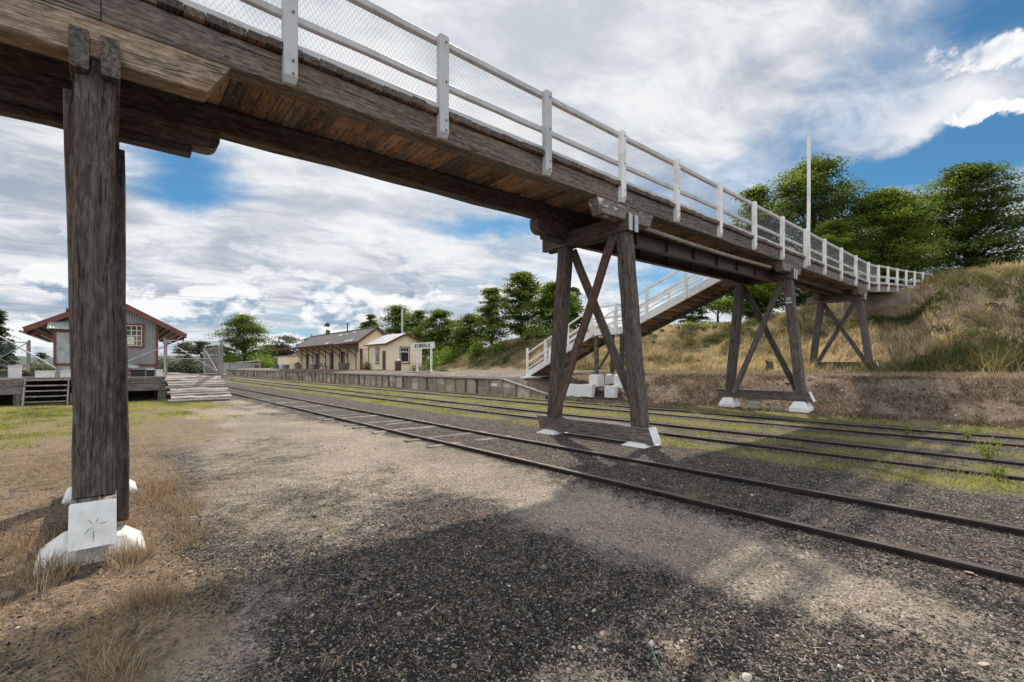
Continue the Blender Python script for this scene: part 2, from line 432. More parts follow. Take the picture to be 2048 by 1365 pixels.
def mat_ground():
    m, t, b = material('yard_ground')
    o = t.node('ShaderNodeNewGeometry').outputs['Position']
    a = t.attr('zones'); sep = t.node('ShaderNodeSeparateColor'); t.put(sep.inputs[0], a.outputs['Color'])
    big = t.noise(o, .8, 6, .62); med = t.noise(o, 4.5, 6, .68); fin = t.noise(o, 30, 6, .72)
    jit = t.math('ADD', t.math('MULTIPLY', t.math('SUBTRACT', big, .5), .7), t.math('ADD', t.math('MULTIPLY', t.math('SUBTRACT', med, .5), .8), t.math('MULTIPLY', t.math('SUBTRACT', fin, .5), .9)))
    def zone(s, lo=.30, hi=.70): return t.ss(t.math('ADD', s, jit), lo, hi)
    v1 = t.voro(o, 62); v2 = t.voro(o, 150)
    r1 = t.node('ShaderNodeSeparateColor'); t.put(r1.inputs[0], v1.outputs['Color'])
    r2 = t.node('ShaderNodeSeparateColor'); t.put(r2.inputs[0], v2.outputs['Color'])
    coal = t.mix(t.ss(r2.outputs[0], .0, 1), (.009, .0088, .0085), (.042, .038, .035))
    coal = t.mix(t.math('MULTIPLY', t.ss(t.math('ADD', med, t.math('MULTIPLY', t.math('SUBTRACT', fin, .5), .8)), .47, .64), .72), coal, (.125, .092, .068))
    coal = t.mix(t.ss(r1.outputs[0], .87, .91), coal, t.mix(r1.outputs[1], (.13, .12, .11), (.34, .30, .26)))
    coal = t.mix(t.ss(r2.outputs[1], .91, .95), coal, (.30, .27, .235))
    sand = t.mix(t.ss(t.noise(o, .45, 5, .6), .35, .65), t.mix(med, (.16, .128, .100), (.33, .272, .218)), t.mix(med, (.30, .242, .185), (.56, .47, .375)))
    sand = t.mix(t.ss(r2.outputs[0], .62, .75), sand, (.17, .145, .12))
    sand = t.mix(t.ss(r1.outputs[2], .88, .93), sand, (.09, .08, .075))
    sand = t.mix(t.ss(r1.outputs[1], .90, .95), sand, (.52, .47, .41))
    straw = t.mix(t.ss(fin, .3, .7), (.085, .058, .039), (.36, .265, .172))
    straw = t.mix(t.ss(med, .50, .62), straw, t.mix(t.ss(fin, .3, .7), (.05, .040, .032), (.17, .13, .095)))
    green = t.mix(t.ss(fin, .3, .7), (.075, .068, .030), (.29, .255, .115))
    earth = t.mix(t.ss(fin, .3, .7), (.070, .050, .038), (.27, .195, .14))
    earth = t.mix(t.ss(med, .50, .63), earth, t.mix(t.ss(fin, .3, .7), (.03, .022, .018), (.12, .085, .06)))
    earth = t.mix(t.ss(r1.outputs[0], .80, .9), earth, (.34, .27, .22))
    c = coal
    c = t.mix(zone(sep.outputs[0]), c, sand)
    c = t.mix(zone(sep.outputs[2]), c, straw)
    c = t.mix(zone(a.outputs['Alpha']), c, earth)
    c = t.mix(zone(sep.outputs[1]), c, green)
    h = t.math('ADD', t.math('MULTIPLY', v1.outputs['Distance'], -1.0), t.math('ADD', t.math('MULTIPLY', v2.outputs['Distance'], -.5), t.math('MULTIPLY', fin, .9)))
    return done(m, t, b, c, .92, t.bump(h, .7, .016), .25)
M['ground'] = mat_ground()
SUN_E = 3.6; EXPO = 0.42; SKY_TINT = (.30, .58, .68)
# ================================================================== GROUND
def axis(segs):
    out = []
    for a, b, st in segs:
        n = max(1, int(round((b-a)/st))); out.append(np.linspace(a, b, n, endpoint=False))
    out.append([segs[-1][1]]); return np.concatenate(out)
gx = axis([(-1500, -300, 150), (-300, -30, 15), (-30, -4, 1), (-4, 16.7, .16), (16.7, 17.5, .08), (17.5, 30, .2), (30, 60, .5), (60, 300, 12), (300, 1500, 150)])
gy = axis([(-1500, -300, 150), (-300, -14, 14), (-14, -3, .6), (-3, 24, .17), (24, 48, .5), (48, 112, 1.2), (112, 400, 16), (400, 1800, 150)])
GX, GY = np.meshgrid(gx, gy, indexing='ij')
GZ = terr(GX, GY)
nx, ny = GX.shape
V = np.stack([GX.ravel(), GY.ravel(), GZ.ravel()], 1)
ii, jj = np.meshgrid(np.arange(nx-1), np.arange(ny-1), indexing='ij')
b0 = (ii*ny+jj).ravel()
F = np.stack([b0, b0+ny, b0+ny+1, b0+1], 1)
def bump1(x, c, w): return np.exp(-((x-c)/w)**2)
def zones(X, Y):
    n = fbm(X*.35, Y*.35, 61); n2 = fbm(X*1.3, Y*1.3, 63)
    # sandy wheel track beside the near rails, spreading into the yard further off
    sand = .95*bump1(X+.12*(Y-6)*sm(6, 20, Y), 4.25, .75+.05*np.clip(Y, 0, 20))*sm(-2, 2.0, Y)
    sand = np.maximum(sand, .56*sm(3.0, 5.8, Y+.5*(2.2-X))*(1-sm(4.6, 5.4, X))*sm(-.5, 1.5, X))
    sand = np.maximum(sand, .85*np.exp(-((X-3.2)/1.4)**2-((Y-8.3)/1.8)**2))
    sand = np.maximum(sand, .8*np.exp(-((X-.15)/.45)**2-((Y-3.5)/1.2)**2))
    sand = np.maximum(sand, .40*bump1(X, 3.95, .8)*(1-sm(1.5, 3, Y))*sm(.4, 1.6, Y))
    sand = np.maximum(sand, .46*sm(.42, .62, fbm(X*.8+3, Y*.8, 67))*(1-sm(4.6, 5.2, X)))
    sand = sand*(.55+.95*fbm(X*1.1, Y*1.1, 65))
    sand = np.where(X > 5.25, .22*bump1(X, 8.0, 1.2)*sm(5, 9, Y), sand)
    dry = .85*(1-sm(.0, 1.3, X+.5*(n-.5)*2))*(.35+.65*sm(2.2, 4.0, Y+X*.0))
    dry = np.maximum(dry, .7*(1-sm(1.0, 3.2, X+3*(n-.5)))*sm(9, 13, Y))
    dry = np.maximum(dry, .30*bump1(X, 8.6, .6)*sm(0, 2, 6-Y))
    green = .70*sm(14, 22, Y+5*(n-.5))*(1-sm(1.5, 5.2, X+3.2*(n-.5)))*(1-sm(27.5, 31, Y))*(.45+.9*n2)
    green = np.maximum(green, .5*sm(12, 16, Y+6*(n-.5))*(1-sm(.5, 2.5, X))*(1-sm(27.5, 31, Y)))
    tr = .86*bump1(X, 12.9, .75) + .58*bump1(X, 10.9, .5) + .80*bump1(X, 9.3, .5+.35*(1-sm(1, 8, Y))) + .52*bump1(X, 14.9, .5) + .62*bump1(X, 16.4, .6)
    tr = tr*(.30+1.45*n2)*(.80+.20*sm(1, 8, Y)) + .22*bump1(X, 6.1, .5)*(n2 > .55)
    tr = np.maximum(tr, .7*bump1(X, 17.8, .9)*(1-sm(8, 11, Y)))
    green = np.maximum(green, tr*(1-sm(60, 90, Y)))
    earth = sm(17.0, 18.2, X+.8*(n-.5))*(1-sm(19.6, 20.8, Y+1.2*(X-17)*.3))*(1-sm(23, 26, X))
    ledge = sm(21.5, 24, X)
    sand = np.where((X > 18), np.maximum(.30*sm(21, 23.5, X)*(1-sm(28.5, 30, X)), .5*sm(19.5, 21, Y)*sm(17, 18, X)*(1-sm(29, 31, X))), sand)
    dry = np.where(X > 18, np.maximum(dry*0, .5*sm(19, 22, Y)*sm(17, 18, X)*n*1.3 + .62*sm(27.5, 30, X) + .42*sm(20.5, 23, X)*(1-sm(18, 21, Y))), dry)
    green = np.where(X > 28, .50*sm(28, 30, X)*(.2+1.2*fbm(X*.3, Y*.3, 77)), green)
    earth = np.maximum(earth, .85*np.exp(-((X-35.8)/1.5)**2-((Y-2.2)/1.6)**2)*(.4+n2))
    earth = np.maximum(earth, .45*sm(29, 31, X)*(1-sm(38, 41, X))*sm(.58, .70, fbm(X*.35, Y*.35, 91)))
    farg = sm(75, 120, np.hypot(X, Y))
    green = np.maximum(green, .55*farg); dry = np.maximum(dry, .5*farg)
    return np.clip(np.stack([sand, green, dry, earth], -1), 0, 1)
Z4 = zones(GX, GY).reshape(-1, 4)
g = np_mesh('ground', V, F, M['ground'], extra={'zones': Z4}, smooth=True)
tag(g, None, None, kind='structure')

# distant hills
def ridge(name, r, base, amp, a0, a1, seed, mat):
    mb = []; n = 90
    for i in range(n+1):
        a = math.radians(a0 + (a1-a0)*i/n)
        h = base + amp*float(fbm(np.array([i*.09]), np.array([seed*3.1]), seed)[0])
        for k, (rr, hh) in enumerate(((r-90, -4), (r-30, h*.6), (r, h), (r+60, h*.55), (r+160, -4))):
            mb.append((rr*math.cos(a), rr*math.sin(a), hh))
    Vv = np.array(mb); Fv = []
    for i in range(n):
        for k in range(4): Fv.append((i*5+k, i*5+k+1, (i+1)*5+k+1, (i+1)*5+k))
    o = np_mesh(name, Vv, np.array(Fv)[:, ::-1], mat, smooth=True); tag(o, None, None, kind='structure')
M['hillfar'] = mat_plain('far_hill', (.075, .10, .105), (.11, .13, .12), .03, .95)
ridge('hills', 1100, 4, 24, 40, 150, 5, M['hillfar'])

# ================================================================== FOOTBRIDGE
XS, XE = -9.0, 46.5
POSTX = [-7.3, -5.1, -2.9, -.68, 1.56, 3.67, 5.87, 8.15, 10.41, 12.75, 15.16, 17.6, 20.07, 22.5, 25.05, 27.67, 30.3, 32.6, 34.9, 37.2, 39.5, 41.7, 43.9, 46.2]
BENTS = [-.13, 8.5, 18.8, 29.4]
br = thing('footbridge', (8.0, 6.7, 5.0), 'long weathered timber footbridge with white post and rail sides crossing the tracks to the hillside', 'footbridge')
NY0, NY1, FY0, FY1 = 5.80, 6.05, 7.50, 7.75      # near and far bearers
cuts = [XS, -.09, 8.62, 18.9, 29.5, 37.2]
for i in range(5):
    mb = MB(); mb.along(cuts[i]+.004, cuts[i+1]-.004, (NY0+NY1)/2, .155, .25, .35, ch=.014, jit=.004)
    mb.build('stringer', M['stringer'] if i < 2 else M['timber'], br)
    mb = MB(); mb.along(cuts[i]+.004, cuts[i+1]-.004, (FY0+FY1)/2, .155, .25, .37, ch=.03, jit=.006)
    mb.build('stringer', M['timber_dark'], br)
deck = MB(); x = XS
while x < XE:
    w = random.choice([.19, .2, .21, .22]); xc = x + w/2
    y = float(yo(xc)); dz = .385 + random.gauss(0, .004)
    a = random.gauss(0, .012)
    deck.beam((xc, 5.735+a+y, float(zb(xc))+dz), (xc, 7.86+a+y, float(zb(xc))+dz), w-.007, .085, ch=.007, mend=(1, 1))
    x += w
deck.build('deck', [M['deck'], M['timber_dark']], br)
# approach path slab after the abutment is the ground itself; corbels over every trestle
def corbel(x0, x1, y0, y1, dz0, dz1, mat, rounded=False, cut=1.1, steps=None):
    mb = MB(); yc = (y0+y1)/2; z0 = float(zb((x0+x1)/2))
    s = .0245
    if rounded:
        prof = []
        R = (dz1-dz0)*.55
        for k in range(7):
            a = -math.pi/2*k/6
            prof.append((x1-R+R*math.sin(math.pi/2*k/6), dz0+R-R*math.cos(math.pi/2*k/6)))
        right = prof
        left = [(x0+R-R*math.sin(math.pi/2*k/6), dz0+R-R*math.cos(math.pi/2*k/6)) for k in range(7)][::-1]
        pts = left + right + [(x1, dz1), (x0, dz1)]
        xm = (x0+x1)/2
        mb.prism([(px, y0, z0+pz+s*(px-xm)) for px, pz in pts], (0, y1-y0, 0))
    else:
        xm = (x0+x1)/2; h = dz1-dz0
        mb.beam((x0, yc, z0+(dz0+dz1)/2+s*(x0-xm)), (x1, yc, z0+(dz0+dz1)/2+s*(x1-xm)), y1-y0, h, side=(0, 1, 0), ch=.012, seg=8, jit=.004, sl0=-cut*.55, sl1=cut*.55)
    mb.build('corbel', mat, br)
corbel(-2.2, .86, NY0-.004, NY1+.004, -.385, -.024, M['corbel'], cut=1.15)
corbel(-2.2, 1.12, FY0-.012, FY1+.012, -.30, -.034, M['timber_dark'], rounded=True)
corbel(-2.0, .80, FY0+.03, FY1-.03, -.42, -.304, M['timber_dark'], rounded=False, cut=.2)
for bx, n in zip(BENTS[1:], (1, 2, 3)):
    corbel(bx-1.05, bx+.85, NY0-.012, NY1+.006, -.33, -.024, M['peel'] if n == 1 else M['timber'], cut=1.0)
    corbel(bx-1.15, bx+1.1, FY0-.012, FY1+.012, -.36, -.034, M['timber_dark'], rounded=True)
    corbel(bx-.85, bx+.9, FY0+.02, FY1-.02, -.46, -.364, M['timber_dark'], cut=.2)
# steel beams and the conduit slung under the second span, slimmer joists under the third
for y in (6.42, 7.28):
    mb = MB()
    for (w, h, dz) in ((.17, .018, -.235), (.012, .33, -.41), (.17, .018, -.585)):
        mb.along(8.75, 18.6, y, dz, w, h, step=2, ch=0)
    x = 9.6
    while x < 18.5:
        z = float(zb(x)); mb.box(x-.006, x+.006, y-.08, y+.08, z-.57, z-.25, ch=0); x += 1.45
    mb.build('steel_beam', M['iron'], br)
for y in (6.55, 7.1):
    MB().along(19.0, 29.3, y, -.10, .14, .2, step=2, ch=.01).build('joist', M['timber_dark'], br)
mb = MB(); n = 46
pts = []; rad = []
for i in range(n+1):
    x = 9.2 + (17.6-9.2)*i/n; pts.append((x, 6.13, float(zb(x))-.20+.03*math.sin(i*.5)*0-.05*math.sin(math.pi*i/n))); rad.append(.060 if i % 2 else .043)
mb.tube(pts, rad, 10); mb.build('conduit_pipe', M['conc_lt'], br, smooth=True)
# railings
def post(x, near, top=None):
    y0 = float(yo(x)); z = float(zb(x)); s = -1 if near else 1
    yc = (NY0 - .048 if near else FY1 + .15) + y0
    yc = NY0-.05+y0 if near else 7.80+y0
    mb = MB(); w = .155; d = .115
    zt = z+1.5 if top is None else top
    b0 = z + (.0 if near else .05)
    mb.beam((x, yc, b0+.07), (x, yc, zt), w, d, side=(1, 0, 0), ch=.01, seg=4, jit=.002)
    # tapered foot
    r = lambda a, b, zz: [(x-a, yc-b, zz), (x+a, yc-b, zz), (x+a, yc+b, zz), (x-a, yc+b, zz)]
    vs = r(.0775, .0575, b0+.075)+r(.064, .035, b0)
    vs = [(p[0], p[1]+(.018 if i > 3 else 0)*(1 if near else -1), p[2]) for i, p in enumerate(vs)]
    mb.add(vs, [(4, 7, 6, 5), (0, 4, 5, 1), (1, 5, 6, 2), (2, 6, 7, 3), (3, 7, 4, 0)], None)
    p = mb.build('railing_post' if top is None else 'tall_pole', M['white_old'] if near and x < 7 else M['white'], br)
    if near and x < 22:
        for zz in (z+.10, z+.25, z+.82, z+1.40):
            if x > 12 and zz > z+.3: continue
            MB().tube([(x+.02, yc-.054, zz), (x+.02, yc-.074, zz)], .014, 6).build('bolt', M['bolt'], p)
    return p
for x in POSTX:
    post(x, True)
    post(x, False)
x = 20.07; yp = NY0-.05-.0
pl = MB(); z = float(zb(x))
pl.beam((x+.0, yp-.10, z+.06), (x+.03, yp-.10, 10.45), .12, .10, side=(1, 0, 0), ch=.012, seg=8, jit=.003)
pl.add([(x-.03, yp-.15, 10.45), (x+.09, yp-.15, 10.45), (x+.09, yp-.05, 10.45), (x-.03, yp-.05, 10.45), (x+.03, yp-.10, 10.62)], [(0, 1, 4), (1, 2, 4), (2, 3, 4), (3, 0, 4)])
o = pl.build('tall_pole', M['white'], br); o['label'] = 'tall slender white pole bolted to the railing'
for near in (True, False):
    yc = NY0+.035 if near else 7.735
    s0, s1 = XS, XE
    MB().along(s0, s1, yc+(-.005 if near else 0), 1.455, .09, .10, step=.55, ch=.012, jit=.002).build('top_rail', M['white_old'], br)
    MB().along(s0, s1, yc, .84, .07, .095, step=.55, ch=.01, jit=.002).build('middle_rail', M['white_old'], br)
    MB().along(s0, s1, yc+(.05 if near else -.06), .505, .05, .14, step=.55, ch=.008, jit=.002).build('kick_board', M['white_old'], br)
# diamond mesh infill on the near side
mb_v = []; mb_f = []
def strand(p, q, r):
    p = np.array(p); q = np.array(q); d = (q-p); d = d/np.linalg.norm(d)
    a = np.cross(d, [0, 1, 0]); a = a/np.linalg.norm(a); b = np.array([0, 1, 0])
    n = len(mb_v)
    for c in (p, q):
        for k in range(3):
            an = 2*math.pi*k/3; mb_v.append(c + r*(a*math.cos(an)+b*math.sin(an)))
    for k in range(3): mb_f.append((n+k, n+(k+1) % 3, n+3+(k+1) % 3, n+3+k))
z_lo, z_hi = .56, 1.42
x = -4.0
while x < 33:
    dx = (z_hi-z_lo)*.62
    y = NY0+.075+float(yo(x))
    r = .0014 if x < 12 else .0017
    strand((x, y, float(zb(x))+z_lo), (x+dx, y, float(zb(x+dx))+z_hi), r)
    strand((x+dx, y+.003, float(zb(x+dx))+z_lo), (x, y+.003, float(zb(x))+z_hi), r)
    x += .058
o = np_mesh('wire_mesh', np.array(mb_v)-np.array(br.location), np.array(mb_f), M['wire'], parent=br)

# ================================================================== TRESTLES
def trestle(xc, label, sill_z, foot_z, ground_z, kind, matl, matd, redfar=True, whitecap=True, foot=(.3, .2)):
    captop = float(zb(xc))-.2
    t = thing('trestle', (xc, 6.8, ground_z), label, 'trestle', 'timber trestles carrying the footbridge')
    s0, s1 = sill_z
    # sill with sloped, whitewashed near end
    mb = MB(); h = s1-s0
    mb.beam((xc, 8.50, (s0+s1)/2), (xc, 5.18, (s0+s1)/2), .30, h, side=(1, 0, 0), ch=.012, seg=6, jit=.004, sl0=-.35, sl1=-.42, mend=(0, 1))
    if kind == 1:
        for (a0, a1, l0, l1) in ((8, .01, .03, .09), (60, .0, .02, .06), (128, .0, .015, .06), (222, .0, .02, .085), (268, .0, .03, .13)):
            a = math.radians(a0); cx, cz = xc+.005, (s0+s1)/2-.01
            P = lambda rr_, off: (cx+rr_*math.cos(a)-off*math.sin(a), 5.18+.42*(cz+rr_*math.sin(a)+off*math.cos(a)-(s0+s1)/2)-.0015, cz+rr_*math.sin(a)+off*math.cos(a))
            mb.prism([P(l0, 0), P((l0+l1)/2, .0021), P(l1, 0), P((l0+l1)/2, -.0021)], (0, -.0015, 0), m=2)
    mb.build('sill', [matd, M['white'], M['black']], t)
    for yb, yt in ((5.54, 5.96), (8.06, 7.68)):
        mb = MB()
        mb.beam((xc, yb, s1-.004), (xc, yt, captop-.34), .285, .30, side=(1, 0, 0), ch=.022, seg=9, jit=.005)
        mb.beam((xc, yt, captop-.36), (xc, yt, captop-.03), .068, .26, side=(1, 0, 0), ch=.006)
        l = mb.build('leg', matl, t)
        for zz, dx in ((s1+.16, .02), (s1+.32, -.02)) if kind != 1 else ():
            yy = yb+(yt-yb)*(zz-s1)/(captop-s1)-.15
            MB().tube([(xc-.145, yy+.15+dx*2, zz), (xc-.168, yy+.15+dx*2, zz)], .02, 6).build('bolt', M['bolt'], l)
    # paired cap timbers clasping the leg heads
    for sx in (-1, 1):
        mb = MB()
        mb.beam((xc+sx*.108, 8.32, captop-.18), (xc+sx*.108, 5.70, captop-.18), .142, .36, side=(1, 0, 0), ch=.012, seg=5, jit=.005, mend=(1, 2))
        mats = [matl if kind != 4 else M['timber'], M['red_end'] if redfar else matl, M['white_old'] if whitecap else matl]
        mb.build('cap', mats, t)
    top = captop-.42; bot = {1: s0+.06, 2: s1+.06, 3: s0+.16, 4: s0+.16}[kind]
    mb = MB(); mb.beam((xc-.19, 6.10, top), (xc-.19, 7.86, bot), .085, .20, side=(1, 0, 0), ch=.01, seg=8, jit=.004)
    bA = mb.build('brace', M['rusty'] if kind == 2 else matl, t)
    mb = MB(); mb.beam((xc+(.185 if kind == 1 else .172), 7.58, top), (xc+(.185 if kind == 1 else .172), 5.62, bot), .105 if kind == 1 else .085, .20, side=(1, 0, 0), ch=.01, seg=8, jit=.004)
    bB = mb.build('brace', matl, t)
    zz = (top+bot)/2
    MB().tube([(xc-.23, 6.95, zz), (xc-.262, 6.95, zz)], .022, 6).build('bolt', M['bolt'], bA)
    a, b = foot
    for y in (5.52, 8.08):
        mb = MB(); mb.frustum(xc, y, foot_z, s0+.002, a, a*.85, b, b*.8, dz=(s0-foot_z)*.4)
        mb.build('footing', M['white_conc'], t, bevel=.02)
    return t
trestle(BENTS[0], 'tall weathered trestle at the camera end of the bridge, its foot in dry golden grass', (.25, .60), .02, .1, 1, M['leg_near'], M['timber'], False, False, (.36, .20))
trestle(BENTS[1], 'trestle standing between the tracks with a red-brown diagonal brace', (.13, .46), -.03, 0, 2, M['leg_near'], M['timber'], foot=(.38, .22))
trestle(BENTS[2], 'dark stained trestle on two white block footings at the foot of the brown bank', (.47, .82), .08, .08, 3, M['leg_dark'], M['timber_dark'], foot=(.36, .22))
trestle(BENTS[3], 'smallest and farthest trestle, standing against the grassy hillside', (1.60, 1.95), 1.36, 1.4, 4, M['leg_dark'], M['timber_dark'], False)

# abutment
mb = MB()
z37 = float(zb(37))
mb.box(36.75, 37.05, 4.9, 8.3, 4.2, z37-.03, ch=.02)
ab = mb.build('abutment_wall', M['conc'], None, bevel=.02)
tag(ab, 'stained concrete abutment wall holding the hillside end of the footbridge', 'retaining wall')
# ================================================================== STAIRCASE
st = thing('staircase', (19.2, 14, 1.1), 'white railed timber staircase climbing from the platform to the footbridge', 'staircase')
def zs(y):
    if y <= 13.1: return 5.25 - .40*(y-8.2)
    if y <= 14.8: return 3.29
    return 3.29 - .451*(y-14.8)
for x, near in ((18.5, True), (20.3, False)):
    for (ya, yb_) in ((7.95, 13.1), (13.1, 14.8), (14.8, 19.75)):
        mb = MB(); up = .165
        za, zb2 = zs(ya)+up, zs(yb_)+up
        if ya == 14.8: za = 3.29+up
        mb.beam((x, ya, za), (x, yb_, zb2), .07, .33, side=(1, 0, 0), ch=.006, seg=3)
        mb.build('stringer', M['white'], st)
    ys = [19.7, 18.2, 16.5, 14.85, 13.35, 11.65, 9.75, 8.15]
    xo = x-.06 if near else x+.06
    for y in ys:
        zlo = zs(y)+(.02 if y < 19 else -.02); hh = 1.50 if y < 19 else 1.72
        MB().beam((xo, y, zlo), (xo, y, zs(y)+hh), .10, .12, side=(1, 0, 0), ch=.008).build('railing_post', M['white'], st)
    for nm, dz, hh in (('top_rail', 1.44, .09), ('middle_rail', .86, .12), ('lower_rail', .52, .06)):
        mb = MB(); xr = xo+(.075 if near else -.075)
        for a, b in ((19.75, 14.83), (14.77, 13.13), (13.07, 8.0)):
            e = .03
            za = zs(19.75 if a == 19.75 else (14.8 if a > 14 else 13.1)); zz2 = zs(14.8 if a == 19.75 else (13.1 if a > 14 else 8.0))
            mb.beam((xr, a, za+dz), (xr, b, zz2+dz), .05, hh, side=(1, 0, 0), ch=.006)
        mb.build(nm, M['white'], st)
n = 14
for i in range(n):
    y = 8.35 + (13.0-8.35)*(i+.5)/n; z = zs(y)+.05
    mb = MB(); mb.box(18.54, 20.26, y-.17, y+.17, z, z+.05); mb.box(18.55, 20.25, y+.145, y+.168, z-.145, z-.004, ch=0); mb.build('tread', M['deck'], st)
n = 13
for i in range(n):
    y = 14.95 + (19.5-14.95)*(i+.5)/n; z = zs(y)+.05
    mb = MB(); mb.box(18.54, 20.26, y-.17, y+.18, z, z+.05); mb.box(18.55, 20.25, y+.15, y+.173, z-.165, z-.004, ch=0); mb.build('tread', M['deck'], st)
mb = MB()
for i in range(8):
    y = 13.12+.205*i+.1; mb.box(18.54, 20.26, y-.1, y+.1, 3.50, 3.56)
mb.box(18.56, 19.96, 13.2, 13.35, 3.28, 3.49); mb.box(18.56, 19.96, 14.55, 14.7, 3.28, 3.49)
mb.build('landing', M['deck'], st)
# dark soffit boards under the flights
for a, b in ((8.3, 13.0), (15.0, 19.3)):
    mb = MB()
    for x in (20.12,): mb.beam((x, a, zs(a)-.04), (x, b, zs(b)-.04), .1, .2, side=(1, 0, 0))
    mb.build('carriage_beam', M['timber_dark'], st)
for x, y in ((18.62, 14.7), (18.62, 13.15), (19.95, 13.15), (19.95, 14.7)):
    MB().beam((x, y, 1.30), (x, y, 3.27), .17, .17, side=(1, 0, 0), ch=.012, seg=4, jit=.003).build('landing_post', M['leg_near'], st)
    mb = MB(); mb.box(x-.27, x+.27, y-.27, y+.27, .70, 1.24, ch=.02); mb.frustum(x, y, 1.239, 1.31, .26, .26, .16, .16, dz=.01)
    mb.build('footing', M['white_conc'], st)
for y0, y1 in ((13.2, 14.65),):
    MB().beam((19.95, y0, 2.95), (19.95, y1, 1.5), .07, .14, side=(1, 0, 0)).build('brace', M['timber_dark'], st)
    MB().beam((18.62, y1-.1, 1.6), (19.9, y1-.1, 2.9), .14, .07, side=(0, 1, 0)).build('brace', M['timber_dark'], st)
MB().box(18.1, 19.0, 19.45, 20.0, 1.0, 1.10, ch=.02).build('footing', M['white_conc'], st)
# low whitewashed walls below the landing
for (x0, x1, y0, y1, z0, z1, lab) in ((18.05, 18.3, 14.55, 16.3, .15, .80, 'longer low whitewashed wall below the stair landing'),
                                      (18.1, 18.35, 13.2, 13.8, .2, .78, 'short whitewashed wall stub to the right of a longer one')):
    mb = MB(); mb.sweep([(x0+.12, y, 0) for y in np.linspace(y1, y0, 6)], Vector((0, -1, 0)), Vector((-1, 0, 0)), Vector((0, 0, 1)), .22, .01, 0) if False else None
    mb.beam(((x0+x1)/2, y1, (z0+z1)/2), ((x0+x1)/2, y0, (z0+z1)/2), x1-x0, z1-z0, side=(1, 0, 0), ch=.02, seg=5, jit=.012, sl1=.12)
    o = mb.build('low_wall', M['white_conc'], None); tag(o, lab, 'low wall', 'whitewashed walls under the stairs')

# ================================================================== TRACKS
def track(xa, xb, y0, y1, label, ztop, sl):
    t = thing('railway_track', ((xa+xb)/2, 8, 0), label, 'railway track', 'railway tracks in the yard')
    for x in (xa, xb):
        ys = np.linspace(y1, y0, 60)
        prof = [(-.062, 0), (.062, 0), (.062, .012), (.012, .03), (.012, .085), (.034, .095), (.034, .122), (.026, .13), (-.026, .13), (-.034, .122), (-.034, .095), (-.012, .085), (-.012, .03), (-.062, .012)]
        mb = MB(); K = len(prof); vs = []; fs = []; ms = []
        for i, y in enumerate(ys):
            w = .012*math.sin(y*.31+x) + .008*math.sin(y*1.1)
            for (u, v) in prof: vs.append((x+u+w, y, ztop-.13+v+.006*math.sin(y*.5+x)))
        for i in range(len(ys)-1):
            for k in range(K):
                fs.append((i*K+k, i*K+(k+1) % K, (i+1)*K+(k+1) % K, (i+1)*K+k)[::-1]); ms.append(1 if k in (7, 8) else 0)
        mb.add(vs, [f[::-1] for f in fs], None, ms)
        mb.build('rail', [M['rail'], M['railtop']], t)
    for y in sl:
        mb = MB(); a = random.gauss(0, .02)
        mb.beam((xa-.38, y-a, ztop-.118), (xb+.38, y+a, ztop-.118), .21, .11, side=(0, 1, 0), ch=.012, seg=5, jit=.004)
        mb.build('sleeper', M['sleeper'], t)
    return t
sl1 = [8.3, 9.3, 11.0, 12.3, 12.9, 14.7, 15.4, 17.6, 20.1, 22.6, 25.4]
def fishplate(x, y, t):
    mb = MB()
    for s in (-1, 1): mb.box(x+s*.018, x+s*.034, y-.3, y+.3, .06, .105, ch=.004)
    for k in (-.2, -.07, .07, .2): mb.tube([(x-.034, y+k, .082), (x-.056, y+k, .082)], .014, 6)
    mb.build('fishplate', M['rail'], t)
t1 = track(5.33, 6.83, -14, 64, 'nearest railway track, with weathered sleepers showing between its rusty rails', .125, sl1)
for x_, y_ in ((5.33, 4.0), (5.33, 13.5), (6.83, 2.1), (6.83, 12.0)): fishplate(x_, y_, t1)
track(10.12, 11.62, -14, 74, 'railway track just beyond the middle trestle, grass along its rails', .115, [15.2, 20.5])
track(14.15, 15.65, -14, 96, 'overgrown railway track closest to the platform edge', .11, [])

